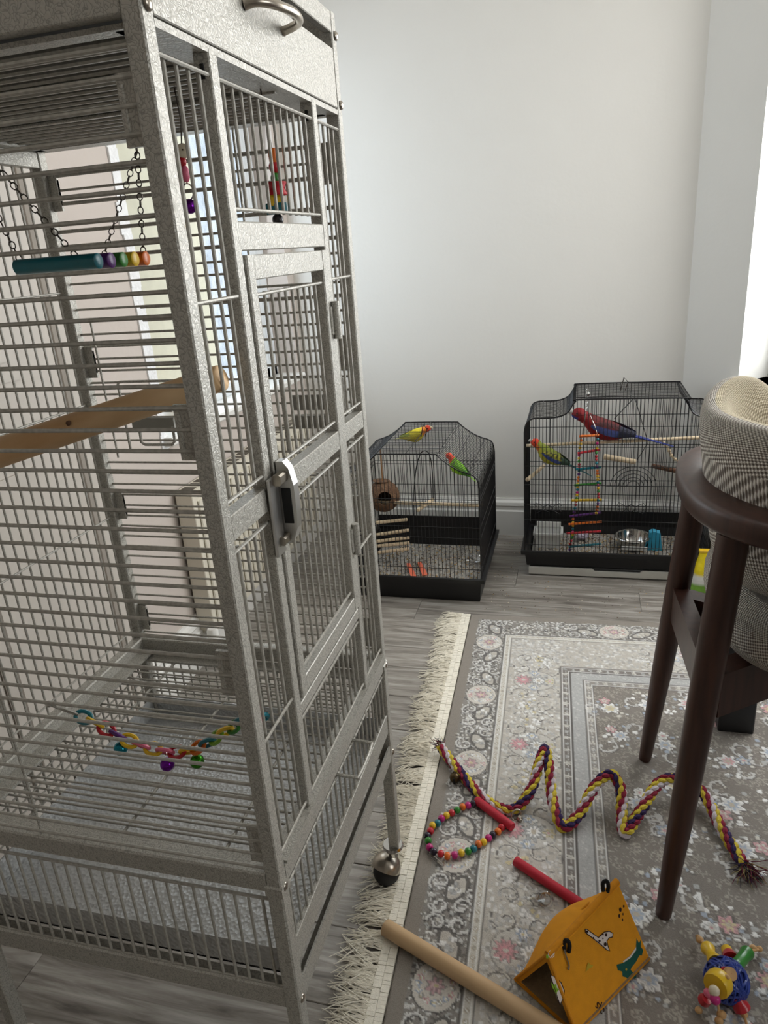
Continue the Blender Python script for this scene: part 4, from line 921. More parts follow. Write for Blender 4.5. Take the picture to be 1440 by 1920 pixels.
MB().tube([(0, 0, Rc), (0, 0, lzi(c.x-0.016)-c.z-0.004)], 0.003, 6).build('hanger', mk('jute_cord', rgb(150, 110, 70), 0.9, var=0.1), co_)
# wooden ladder bridge
lb = thing('stick_ladder', 'raw wooden stick ladder leaning below the coconut nest', 'bird toy', at(740, 1020, y=1.90))
T = lb.location
for i, (xa, ya, xb, yb) in enumerate(((705, 980, 763, 974), (704, 1003, 766, 994), (706, 1015, 767, 1008), (706, 1024, 767, 1018), (708, 1036, 766, 1029))):
    MB().tube([at(xa, ya, y=1.88)-T, at(xb, yb, y=1.95)-T], 0.0068, 9).build('rung', PALEW, lb)
MB().tube([at(708, 975, y=1.885)-T, at(710, 1040, y=1.885)-T], 0.0012, 5).tube([at(757, 968, y=1.94)-T, at(760, 1034, y=1.94)-T], 0.0012, 5).build('wire', DARKM, lb)
for i, (xa, ya, xb, yb) in enumerate(((764, 1056, 778, 1086), (785, 1054, 797, 1078))):
    p, q = at(xa, ya, z=0.038), at(xb, yb, z=0.038); d = (q-p).normalized(); s = d.cross(Vector((0, 0, 1)))
    tag(MB().prism([(0, -0.009), (0.5, -0.011), (1, -0.010), (1, 0.010), (0.5, 0.008), (0, 0.004)], p, (q-p), s, 0.003).build('orange_strip', PAL['coral'], smooth=False), ('wider' if i == 0 else 'narrower')+' coral orange strip lying on the smaller cage floor', 'strip')
# crumpled clear bag corner in the smaller cage
def crumple(name, label, cat, c, r, seed, mat):
    r_ = random.Random(seed); b = MB(); b.ball((0, 0, 0), r, 16, 9); b.v = [(p[0]*(1+r_.uniform(-0.28, 0.28)), p[1]*(1+r_.uniform(-0.28, 0.28)), p[2]*(1+r_.uniform(-0.28, 0.28))) for p in b.v]
    o = b.build(name, mat, smooth=False); o.location = c; return tag(o, label, cat)
crumple('clear_wrapper', 'crumpled clear wrapper in the right corner of the smaller cage', 'wrapper', at(893, 1048, z=0.046), (0.034, 0.03, 0.014), 2, CLEARP)
# larger cage: white feeder, steel bowl, blue block, bead ladder
c = at(1028, 1020, z=0.072); wd = thing('feeder_box', 'white plastic feeder box with rim in the larger cage', 'feeder', (c.x, 2.08, 0.0675))
def tub(b, hx, hy, h, tp, wall=0.003):
    P = lambda s, z: [(-hx*s, -hy*s, z), (hx*s, -hy*s, z), (hx*s, hy*s, z), (-hx*s, hy*s, z)]
    L_ = [P(tp, 0), P(1, h), P(1-wall/hx, h), P(tp-wall/hx, wall)]; vs = [q for l in L_ for q in l]
    b.add(vs, [(i*4+k_, i*4+(k_+1) % 4, (i+1)*4+(k_+1) % 4, (i+1)*4+k_) for i in range(3) for k_ in range(4)]+[(3, 2, 1, 0), (12, 13, 14, 15)]); return b
WP = mk('white_feeder_plastic', rgb(226, 226, 222), 0.4, var=0.03)
tub(MB(), 0.050, 0.036, 0.062, 0.88).build('tub', WP, wd, smooth=False)
MB().box(-0.056, 0.056, -0.042, -0.035, 0.054, 0.062).box(-0.056, 0.056, 0.035, 0.042, 0.054, 0.062).box(-0.056, -0.049, -0.04, 0.04, 0.054, 0.062).box(0.049, 0.056, -0.04, 0.04, 0.054, 0.062).build('rim', WP, wd, smooth=False)
MB().box(-0.046, 0.046, 0.030, 0.034, 0.062, 0.085, 0.002).build('back_plate', WP, wd)
c = at(1187, 1032, z=0.068); bo = thing('steel_bowl', 'round steel feeding bowl in the larger cage', 'bowl', (c.x, 2.08, 0.0675))
MB().lathe([(0.0, 0.002), (0.040, 0.0), (0.052, 0.014), (0.060, 0.046), (0.066, 0.048), (0.064, 0.051), (0.057, 0.050), (0.048, 0.016), (0.036, 0.006), (0.0, 0.006)], n=26).build('dish', CHROME, bo)
MB().box(-0.046, 0.046, -0.071, -0.067, 0.018, 0.034, 0.003).build('clamp_plate', WP, bo)
c = at(1228, 1030, y=2.06)
tag(MB().prism([(-0.028, 0), (0.026, 0), (0.016, 0.070), (-0.010, 0.076), (-0.022, 0.070)], (c.x, 2.09, 0.0672), (1, 0, 0), (0, 0, 1), 0.03).build('blue_block', PAL['skyblue'], smooth=False), 'sky blue plastic block beside the steel bowl', 'block')
crumple('litter_scrap', 'scrunched pale paper scrap by the bead ladder, larger cage', 'paper', at(1092, 1004, z=0.088), (0.024, 0.02, 0.014), 5, mk('lilac_paper', rgb(186, 176, 190), 0.9, var=0.15, vs=60))
T = at(1085, 930, y=1.985); bl = thing('bead_ladder', 'rainbow bead and dowel ladder hanging in the larger cage', 'bird toy', T)
def q2(px, py, y=1.985): return at(px, py, y=y)-T
rails = [[(1091, 818), (1086, 850), (1086, 880), (1083, 910), (1081, 937), (1075, 970), (1074, 1000), (1069, 1022), (1068, 1034)], [(1121, 818), (1118, 856), (1120, 880), (1121, 907), (1122, 935), (1118, 962)]]
bc_ = ['orange', 'yellow', 'purple', 'teal', 'red', 'yellow', 'green', 'orange', 'magenta', 'teal', 'yellow', 'red']
for k_, pts in enumerate(rails):
    path = smooth_path([q2(a, c2) for a, c2 in pts], 10); acc = 0; nb = 0
    MB().tube(path, 0.0010, 5).build('wire', DARKM, bl)
    st = 2 if k_ else 0; last = path[0]
    for p_ in path:
        if (p_-last).length > 0.0105:
            MB().ball(p_, (0.0056, 0.0056, 0.0050), 8, 6).build('bead', PAL[bc_[(nb*5+k_*3) % 12]], bl); last = p_; nb += 1
for (xa, ya, xb, yb, cn) in ((1086, 818, 1124, 816, 'orange'), (1083, 850, 1125, 843, 'red'), (1078, 880, 1127, 876, 'teal'), (1077, 910, 1127, 906, 'green'), (1071, 938, 1128, 937, 'yellow'), (1068, 968, 1127, 961, 'purple'), (1066, 983, 1128, 978, 'orange'), (1062, 1000, 1127, 996, 'red'), (1066, 1025, 1126, 1020, 'teal')):
    MB().tube([q2(xa, ya, 1.978), q2(xb, yb, 1.992)], 0.0046, 9).build('rung', PAL[cn], bl)
chain(bl, q2(1102, 728, 2.06), q2(1099, 772, 2.0), 'chain', 0.012, 0.0010, CHROME, 0.005)
MB().tube([q2(1099, 770, 2.0), q2(1094, 800), q2(1091, 818)], 0.0014, 5).tube([q2(1103, 770, 2.0), q2(1116, 800), q2(1121, 818)], 0.0012, 5).ball(q2(1103, 739, 2.05), 0.007, 8, 6).build('hanger', CHROME, bl)

# ------------------------------------------------------------------ birds
def bird(name, label, head, tailtip, tail, body_col, wing_col, beak_col, fat=1.0, tail_col=None):
    Hd, Tt = Vector(head), Vector(tailtip); d = Hd-Tt; S = d.length/(1.04+tail)
    xd = d.normalized(); yd = Vector((0, 0, 1)).cross(xd).normalized(); zd = xd.cross(yd)
    ang = math.atan2(0.14, 1.04+tail); xd = (xd*math.cos(ang)-zd*math.sin(ang)); zd = xd.cross(yd)
    R = Matrix((xd, yd, zd)).transposed()
    root = Tt + R @ Vector(((0.45+tail)*S, 0, 0))
    t = thing(name, label, 'bird', root, R.to_euler())
    T_ = tail
    sec = [(-0.45-T_, -0.015, 0.022, 0.006), (-0.45-T_*0.9, -0.01, 0.036, 0.010), (-0.45-T_*0.5, 0.0, 0.050, 0.016), (-0.46, 0.0, 0.062, 0.036), (-0.36, -0.005, 0.095, 0.085), (-0.22, -0.01, 0.140, 0.140), (-0.05, -0.015, 0.168, 0.178), (0.10, 0.0, 0.168, 0.180), (0.22, 0.035, 0.150, 0.158), (0.32, 0.085, 0.122, 0.126), (0.40, 0.125, 0.112, 0.116), (0.48, 0.150, 0.112, 0.116), (0.545, 0.155, 0.098, 0.102), (0.595, 0.145, 0.068, 0.072), (0.620, 0.140, 0.030, 0.032)]
    sp = smooth_path([Vector((a, c2, 0)) for a, c2, _, _ in sec], 3); sr = smooth_path([Vector((c2, e_, 0)) for _, _, c2, e_ in sec], 3)
    b = MB(); n = 18; N = len(sp); cols = []
    for i in range(N):
        for k_ in range(n):
            a = 2*PI*k_/n; f_ = fat if sp[i].x > -0.45 and sp[i].x < 0.34 else 1.0
            b.v.append((sp[i].x*S, sr[i].x*f_*math.cos(a)*S, (sp[i].y+sr[i].y*f_*math.sin(a))*S)); cols.append(body_col(sp[i].x, math.sin(a)))
    for i in range(N-1):
        for k_ in range(n): b.f.append((i*n+k_, i*n+(k_+1) % n, (i+1)*n+(k_+1) % n, (i+1)*n+k_))
    b.f += [tuple(range(n-1, -1, -1)), tuple((N-1)*n+k_ for k_ in range(n))]; b.c = cols
    b.f = [tuple(reversed(f)) for f in b.f]
    b.build('body', FEATHER, t, ang=80)
    for sy in (-1, 1):      # folded wings
        w_ = MB(); nu, nv = 14, 8; vs = []; cc = []
        for i in range(nu+1):
            u = i/nu; x = 0.24-u*0.80; hw = 0.135*math.sin(PI*min(1, (u+0.06)*0.86))**0.7*(1-0.35*u); zc = 0.045-0.03*u+0.03*u*u
            for j in range(nv+1):
                vv = -1+2*j/nv; yb = (0.172*fat)*math.sqrt(max(0.05, 1-((x+0.0)/0.60)**2))*(1-0.22*max(0, vv)**2) + 0.010*(1-vv*vv)
                vs.append((x*S, sy*yb*S, (zc+hw*vv)*S)); cc.append(wing_col(u, vv))
        M_ = nv+1; top = len(vs); vs2 = [(p[0], p[1]-sy*0.02*S, p[2]) for p in vs]
        fs = [(i*M_+j, i*M_+j+1, (i+1)*M_+j+1, (i+1)*M_+j) for i in range(nu) for j in range(nv)]
        fs += [tuple(top+q for q in reversed(f)) for f in fs]
        for i in range(nu): fs += [(i*M_, (i+1)*M_, top+(i+1)*M_, top+i*M_), (i*M_+nv, top+i*M_+nv, top+(i+1)*M_+nv, (i+1)*M_+nv)]
        w_.v = vs+vs2; w_.f = fs; w_.c = cc+cc; w_.build('wing', FEATHER, t, ang=80)
        MB().ball((0.535*S, sy*0.098*S, 0.170*S), 0.017*S, 8, 6).build('eye', mk('bird_eye', rgb(12, 10, 10), 0.15, var=0.05), t)
        MB().tube([(0.02*S, sy*0.06*S, -0.16*S), (0.04*S, sy*0.06*S, -0.215*S), (0.08*S, sy*0.06*S, -0.235*S)], 0.014*S, 6).tube([(0.04*S, sy*0.06*S, -0.215*S), (0.0, sy*0.08*S, -0.24*S)], 0.012*S, 6).build('foot', mk('bird_foot', rgb(128, 116, 108), 0.7, var=0.1), t)
    MB().tube(smooth_path([(0.60*S, 0, 0.165*S), (0.645*S, 0, 0.160*S), (0.668*S, 0, 0.130*S), (0.662*S, 0, 0.095*S)], 4), [x*S for x in (0.040, 0.040, 0.038, 0.037, 0.036, 0.034, 0.031, 0.028, 0.024, 0.020, 0.014, 0.008, 0.003)], 8).build('beak', mk('beak_'+name, rgb(*beak_col), 0.4, var=0.08), t)
    return t
def L3(*c): return rgb(*c)
def stripes(u, v, a, b, f=9): return a if math.sin(u*f*6.28+v*3) > 0 else b
bird('lovebird', 'yellow lovebird with an orange red face, high in the smaller cage', at(806, 803, y=2.02), at(738, 824, y=2.02), 0.36,
     lambda x, s: L3(206, 60, 30) if x > 0.47 else (L3(240, 140, 50) if x > 0.30 else (L3(226, 206, 40) if x > -0.32 else L3(214, 210, 150))),
     lambda u, v: L3(222, 204, 40) if u < 0.5 else (L3(150, 160, 60) if v > 0.2 else L3(212, 200, 80)), (222, 196, 160), 1.25)
bird('lovebird', 'green lovebird with a coral red face clinging below the roof shoulder', at(838, 852, y=1.80), at(893, 903, y=1.80), 0.42,
     lambda x, s: L3(222, 74, 44) if x > 0.30 else (L3(150, 196, 40) if s < 0.1 else L3(118, 178, 36)),
     lambda u, v: L3(104, 170, 32) if u < 0.62 else L3(70, 128, 40), (226, 200, 170), 1.25)
bird('rosella', 'crimson red and blue rosella with long tail, on the long perch', at(1076, 775, y=2.05), at(1264, 836, y=2.05), 0.80,
     lambda x, s: (L3(40, 60, 150) if (0.50 < x and s < -0.35) else (L3(134, 12, 20) if x > -0.40 else (L3(34, 48, 120) if s > -2 else 0))) if not (x < 0.34 and x > -0.3 and s > 0.5) else L3(96, 26, 26),
     lambda u, v: (L3(70, 20, 24) if v > 0.25 and u < 0.6 else (L3(72, 86, 146) if (v < 0.1 and u < 0.62) else (L3(28, 30, 52) if u > 0.6 else stripes(u, v, L3(60, 22, 26), L3(110, 30, 30))))), (196, 196, 190), 1.05)
bird('rosella', 'green and yellow rosella with a red face at the left', at(998, 828, y=2.02), at(1112, 893, y=2.02), 0.80,
     lambda x, s: L3(206, 62, 30) if x > 0.44 else (L3(206, 120, 50) if x > 0.32 and s < 0.2 else (L3(176, 168, 50) if x > -0.35 and s < 0.25 else (L3(128, 138, 44) if x > -0.42 else (L3(40, 92, 96) if s > -0.3 else L3(60, 110, 120))))),
     lambda u, v: (stripes(u, v, L3(40, 48, 30), L3(168, 164, 50), 6) if v > -0.25 else L3(60, 76, 140)) if u < 0.66 else L3(50, 76, 60), (206, 206, 200), 1.15)
# ------------------------------------------------------------------ dining chair
CH = Vector((0.775, 0.715, 0)); ch = thing('dining_chair', 'tub dining chair with tweed back and dark walnut legs', 'chair', CH)
for (bx, by, tx, ty) in ((0.493, 0.498, 0.554, 0.548), (0.493, 0.934, 0.554, 0.884), (1.050, 0.498, 0.995, 0.500), (1.050, 0.934, 0.995, 0.930)):
    p, q = Vector((bx, by, RT+0.001)), Vector((tx, ty, 0.752)); pts = [p+(q-p)*t for t in (0, 0.006, 0.15, 0.35, 0.6, 0.85, 1.0)]
    MB().tube(pts, [0.0125, 0.0140, 0.0175, 0.0215, 0.0240, 0.0245, 0.0240], 20).build('leg', WALNUT, ch, off=CH)
# crossed under-seat beams
for (p, q) in (((0.540, 0.885, 0.442), (1.005, 0.545, 0.470)), ((0.542, 0.540, 0.474), (1.005, 0.885, 0.474))):
    MB().beam(p, q, 0.040, 0.082).build('cross_beam', WALNUT, ch, smooth=False, off=CH)
MB().beam((0.535, 0.89, 0.452), (0.545, 0.54, 0.470), 0.030, 0.078).build('rear_rail', WALNUT, ch, smooth=False, off=CH)
# arm hoop
def hoop_pt(t):
    """centre line of the wooden hoop, t 0..1 from far arm tip round the rear to the near arm tip"""
    if t < 0.2: u = t/0.2; return Vector((1.0-u*0.222, 0.715+0.250, 0)), Vector((0, 1, 0))
    if t > 0.8: u = (t-0.8)/0.2; return Vector((0.778+u*0.222, 0.715-0.250, 0)), Vector((0, -1, 0))
    a = PI/2+(t-0.2)/0.6*PI; return Vector((0.778+0.256*math.copysign(abs(math.cos(a))**0.78, math.cos(a)), 0.715+0.250*math.copysign(abs(math.sin(a))**0.78, math.sin(a)), 0)), Vector((math.cos(a), math.sin(a), 0))
b = MB(); secs = []
for k_ in range(20):
    a = 2*PI*k_/20; ca_, sa_ = math.cos(a), math.sin(a); e_ = 0.45
    secs.append((0.0275*math.copysign(abs(ca_)**e_, ca_), 0.0215*math.copysign(abs(sa_)**e_, sa_)))
NP = 70; n = len(secs)
for i in range(NP+1):
    t = i/NP; c, nr = hoop_pt(t); wsc = 1.0 if 0.03 < t < 0.97 else 0.75; wid = 1.0+0.35*math.exp(-((t-0.62)/0.10)**2)+0.35*math.exp(-((t-0.38)/0.10)**2)
    for (a, z) in secs: b.v.append(tuple(c+nr*a*wsc*wid-nr*0.010*(wid-1)+Vector((0, 0, 0.7725+z*wsc))))
for i in range(NP):
    for k_ in range(n): b.f.append((i*n+k_, (i+1)*n+k_, (i+1)*n+(k_+1) % n, i*n+(k_+1) % n))
b.f += [tuple(range(n)), tuple(NP*n+k_ for k_ in range(n-1, -1, -1))]
b.build('arm_hoop', WALNUT, ch, off=CH)
# upholstered shell: inner faces take a creamier tweed copy with warm light painted in
SC = Vector((0.772, 0.712, 0)); RXo, RYo = 0.248, 0.220; A0, A1 = math.radians(112), math.radians(262)
def shell(u, v):
    a = A0+(A1-A0)*u; k_ = abs(2*u-1); q_ = max(0.0, 1-u/0.5); zt = 0.914+0.040*q_*q_*(3-2*q_)-0.085*k_**6; zb = 0.655-0.03*(1-k_**4)
    ph = 2*PI*v; e_ = 0.40; th = 0.030*(1-0.55*k_**8); hh = (zt-zb)/2; zc = (zt+zb)/2
    ca_, sa_ = math.cos(ph), math.sin(ph)
    r_ = th*math.copysign(abs(ca_)**0.6, ca_); z = zc+hh*math.copysign(abs(sa_)**e_, sa_)*(1-0.02*k_**10)
    lean = (z-0.56)*0.16
    rx, ry = RXo-0.030+r_+lean-0.045, RYo-0.030+r_+lean*0.9-0.022
    return Vector((SC.x+rx*math.cos(a), SC.y+ry*math.sin(a), z))
nu, nv = 60, 40
def uvfn(u, v):
    vv = (v*0.86) if v <= 0.5 else 0.43+(v-0.5)*0.86
    return (u*0.66, vv)
b = MB().grid(shell, nu, nv, uvfn)
sh = b; cap0 = tuple(j*(nu+1) for j in range(nv)); cap1 = tuple(j*(nu+1)+nu for j in range(nv-1, -1, -1))
sh.f += [cap0, cap1]
o = sh.build('back_shell', [TWEED, TWEED_LIT], ch, off=CH, ang=70)
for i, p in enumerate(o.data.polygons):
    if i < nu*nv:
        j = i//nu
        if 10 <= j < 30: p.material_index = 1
# seat cushion
def cushion(u, v):
    a = 2*PI*u; ph = -PI/2+PI*v; ca_, sa_ = math.cos(a), math.sin(a); e_ = 0.55; q = math.cos(ph)**0.42 if math.cos(ph) > 0 else 0
    x = 0.796+0.236*math.copysign(abs(ca_)**e_, ca_)*q; y = 0.712+0.226*math.copysign(abs(sa_)**e_, sa_)*q; z = 0.566+0.062*math.copysign(abs(math.sin(ph))**0.6, math.sin(ph))
    return Vector((x, y, z))
def cuv(u, v):
    p = cushion(u, v); return (p.x*0.9+p.z*0.5*math.cos(2*PI*u), p.y*0.9+p.z*0.9)
MB().grid(cushion, 56, 28, lambda u, v: (u*1.55, v*0.56) if 0.2 < v < 0.8 else cuv(u, v), cu=False).build('seat_cushion', TWEED, ch, off=CH, ang=70)
# table the chair is pushed up to: only its far corner and one black leg come into view
TB = Vector((1.15, 0.62, 0)); tb = thing('dining_table', 'dark topped dining table with a thick black leg behind the chair', 'table', TB)
x0, x1, y0, y1, r_ = 0.668, 1.66, 0.08, 1.165, 0.07
poly = []
for (cx, cy, a0) in ((x1-r_, y1-r_, 0), (x0+r_, y1-r_, 90), (x0+r_, y0+r_, 180), (x1-r_, y0+r_, 270)):
    for i in range(7): a = math.radians(a0+15*i); poly.append((cx+r_*math.cos(a), cy+r_*math.sin(a)))
MB().prism(poly, (0, 0, 0.803), (1, 0, 0), (0, 1, 0), 0.028).build('table_top', TABLE, tb, off=TB, ang=30)
for (lx, ly) in ((0.676, 1.072), (1.57, 1.072), (0.676, 0.10), (1.57, 0.10)):
    if (lx, ly) == (0.676, 0.10): continue
    MB().box(lx, lx+0.082, ly, ly+0.082, RT+0.001, 0.803, 0.003).build('table_leg', BLKP, tb, off=TB)
# bag of bird food behind the chair
c = Vector((0.760, 1.868, 0)); bgt = thing('food_bag', 'yellow and green printed bird food bag behind the chair legs', 'bag', c)
b = MB()
def bagf(u, v):
    a = 2*PI*u; q = 1-0.75*max(0, v-0.55)/0.45; w_ = 0.055*(1-0.15*v); d_ = 0.034*q*(1-0.1*v)
    return Vector((w_*math.copysign(abs(math.cos(a))**0.6, math.cos(a))+0.02*v, d_*math.copysign(abs(math.sin(a))**0.6, math.sin(a)), 0.001+0.155*v))
b.grid(bagf, 24, 14, cu=True)
for p in b.v:
    z = p[2]; b.c.append(rgb(120, 170, 60) if z < 0.045 else (rgb(226, 226, 220) if z < 0.07 else rgb(238, 214, 30)))
b.f.append(tuple(14*24+i for i in range(24))); b.build('sack', mk('printed_bag_film', (1, 1, 1, 1), 0.35, attr=True, var=0.15, vs=30, bump=0.4, bs=40), bgt)
MB().box(-0.030, 0.075, -0.010, 0.010, 0.150, 0.160, 0.002).build('folded_top', PAL['yellow'], bgt)

# ------------------------------------------------------------------ toys on the rug
ZR = RT+0.0015
# braided rope perch, springing up in three bends
rp = [(826, 1400, 0.030), (850, 1432, 0.020), (895, 1485, 0.0165), (930, 1512, 0.0165), (965, 1517, 0.0185), (995, 1482, 0.040), (1012, 1428, 0.070), (1022, 1405, 0.080), (1030, 1440, 0.068), (1036, 1500, 0.036), (1055, 1550, 0.0175), (1085, 1528, 0.028), (1115, 1475, 0.058), (1145, 1452, 0.072), (1164, 1480, 0.056), (1166, 1530, 0.030), (1172, 1562, 0.0175), (1200, 1522, 0.030), (1232, 1472, 0.050), (1258, 1460, 0.056), (1292, 1466, 0.052), (1322, 1492, 0.036), (1352, 1552, 0.020), (1380, 1598, 0.0165), (1396, 1622, 0.0165)]
path = smooth_path([at(a, c2, z=z) for a, c2, z in rp], 14); T = at(1100, 1520, z=0); ro = thing('rope_perch', 'braided multicolour cotton rope perch snaking over the rug', 'bird toy', T)
# resample evenly
cum = [0]
for i in range(1, len(path)): cum.append(cum[-1]+(path[i]-path[i-1]).length)
LT = cum[-1]; NS = 560; rs = []; j = 0
for i in range(NS+1):
    s = LT*i/NS
    while j < len(cum)-2 and cum[j+1] < s: j += 1
    rs.append(path[j].lerp(path[j+1], (s-cum[j])/(cum[j+1]-cum[j]+1e-9))-T)
tang = [(rs[min(i+1, NS)]-rs[max(i-1, 0)]).normalized() for i in range(NS+1)]
nrm = Vector((0, 0, 1)); nrm = (nrm-tang[0]*nrm.dot(tang[0])).normalized(); fr_ = []
for i in range(NS+1):
    nrm = (nrm-tang[i]*nrm.dot(tang[i])).normalized(); fr_.append((nrm.copy(), tang[i].cross(nrm)))
sc = [rgb(150, 34, 62), rgb(228, 204, 66), rgb(52, 34, 86), rgb(146, 30, 60), rgb(228, 204, 66), rgb(226, 216, 222)]
for k_ in range(6):
    pts = []; rad = []
    for i in range(NS+1):
        s0 = LT*i/NS; f0 = (s0/0.0185+(0.5 if k_ % 2 else 0)) % 1.0
        a = 2*PI*k_/6+2*PI*s0/0.17+0.62*(f0-0.5); wob = 0.0074
        pts.append(rs[i]+fr_[i][0]*math.cos(a)*wob+fr_[i][1]*math.sin(a)*wob); rad.append(0.0014+0.0044*max(0, math.sin(PI*f0))**0.6)
    MB().tube(pts, rad, 6, col=sc[k_]).build('strand', ROPEM, ro)
b = MB(); rr = random.Random(21); fc_ = [rgb(58, 40, 80), rgb(120, 40, 62), rgb(190, 176, 120), rgb(52, 48, 60), rgb(150, 60, 80)]
for (base, dr_, cnt, ln) in ((rs[-1], tang[-1], 120, 0.045), (rs[0], -tang[0], 46, 0.030)):
    for i in range(cnt):
        d = (dr_+Vector((rr.uniform(-1, 1), rr.uniform(-1, 1), rr.uniform(-0.4, 0.5)))*0.75).normalized(); L_ = ln*rr.uniform(0.5, 1.15); p0 = base+Vector((rr.uniform(-1, 1), rr.uniform(-1, 1), rr.uniform(-0.5, 1)))*0.008
        pts = [p0]; 
        for q in range(1, 5): d = (d+Vector((rr.uniform(-1, 1), rr.uniform(-1, 1), rr.uniform(-0.8, 0.4)))*0.45).normalized(); pn = pts[-1]+d*L_/4; pn.z = max(pn.z, ZR-T.z+0.001); pts.append(pn)
        b.tube(pts, [0.0009, 0.0009, 0.0008, 0.0007, 0.0004], 3, col=rr.choice(fc_))
tag(b.build('frayed_end', ROPEM, ro), kind='stuff')
# bead swing: red dowel with a loop of beads
bp = [(438, 570), (403, 583), (368, 593), (333, 613), (298, 632), (265, 648), (232, 667), (207, 697), (175, 712), (162, 748), (142, 778), (147, 810), (155, 852), (183, 880), (228, 895), (270, 908), (316, 903), (360, 888), (403, 878), (438, 862), (470, 832), (503, 818), (535, 793), (562, 773), (595, 752), (618, 725)]
bcol = ['navy', 'magenta', 'orange', 'green', 'red', 'yellow', 'magenta', 'teal', 'yellow', 'red', 'navy', 'green', 'magenta', 'navy', 'red', 'orange', 'magenta', 'yellow', 'green', 'teal', 'orange', 'yellow', 'magenta', 'navy', 'orange', 'red']
T = at(870, 1560, z=0); bs_ = thing('bead_swing', 'bird swing of a red dowel and a loop of rainbow beads', 'bird toy', T)
zb = ZR+0.0078; pts = [at(760+a*0.2917, 1340+c2*0.2917, z=zb)-T for a, c2 in bp]
for i, p in enumerate(pts):
    t = (pts[min(i+1, 25)]-pts[max(i-1, 0)]).normalized()
    MB().lathe([(0.0016, -0.0062), (0.005, -0.0058), (0.0074, -0.0030), (0.0079, 0), (0.0074, 0.0030), (0.005, 0.0058), (0.0016, 0.0062)], p, t, 14).build('bead', PAL[bcol[i]], bs_)
ra, rb_ = at(893, 1500, z=ZR+0.010)-T, at(961, 1551, z=ZR+0.010)-T
MB().tube([pts[0]+(pts[0]-pts[1])*0.6]+pts+[rb_], 0.0011, 5).build('wire', DARKM, bs_)
d = rb_-ra; MB().tube([ra, ra+d*0.02, ra+d*0.98, rb_], [0.0085, 0.0098, 0.0098, 0.0085], 16).build('dowel', REDW, bs_)
k1 = at(803, 1600, z=ZR+0.003)-T; k2_ = at(830, 1622, z=ZR+0.003)-T; sd = (k2_-k1).cross(Vector((0, 0, 1))).normalized()*0.0035
MB().tube([k1+sd, k2_+sd, k2_+(k2_-k1)*0.08, k2_-sd, k1-sd], 0.0009, 5, True).build('clip', CHROME, bs_)
# bells
def jingle(label, c, r, mat, loop=True):
    o = thing('jingle_bell', label, 'bell', c); b = MB(); b.ball((0, 0, r), r, 18, 12); b.build('bell_body', mat, o)
    MB().box(-r*0.12, r*0.12, -r*1.005, -r*0.75, r*0.25, r*1.5).build('slot', RUBBER, o, smooth=False)
    MB().ring((0, 0, r*2.05), r*0.3, r*0.08, (0, 1, 0), 12, 5).build('loop', mat, o); return o
jingle('small dark brass bell by the left end of the rope', at(853, 1466, z=ZR), 0.0125, BRONZE)
cl = thing('quick_link', 'small steel clip lying under the rope beside the red dowel', 'clip', at(968, 1533, z=ZR))
MB().ring((0, 0, 0.008), 0.0095, 0.0022, (0.5, -1, 0.5), 16, 7, None, 1.25).build('link', BRUSH, cl); MB().lathe([(0.0, 0.0), (0.006, 0.0), (0.0068, 0.006), (0.004, 0.010), (0, 0.010)], (0.008, -0.006, 0.0), (0, 0, 1), 12).build('nut', BRUSH, cl)
# dowels
stick('red_dowel', 'red dyed dowel running under the yellow tent', 'perch', at(966, 1614, z=ZR+0.010), at(1108, 1708, z=ZR+0.010), 0.0100, 0.0100, REDW, n=18)
stick('wooden_dowel', 'plain thick wooden dowel lying over the rug fringe', 'perch', at(722, 1738, z=ZR+0.0150), at(1075, 1955, z=ZR+0.0150), 0.0150, 0.0150, WOOD, n=22)
# clear plastic hook wrapper
cw = thing('clear_hook', 'small clear plastic hook beside the red dowel', 'hook', at(1015, 1692, z=ZR))
MB().ring((0.008, 0, 0.009), 0.012, 0.0036, (0.3, -0.6, 0.8), 18, 7).build('ring', CLEARP, cw); b = MB(); rr = random.Random(4)
b.ball((-0.004, 0.002, 0.010), (0.013, 0.010, 0.009), 12, 7); b.v = [tuple(c2*(1+rr.uniform(-0.25, 0.25)) for c2 in p) for p in b.v]; b.build('film', CLEARP, cw, smooth=False)
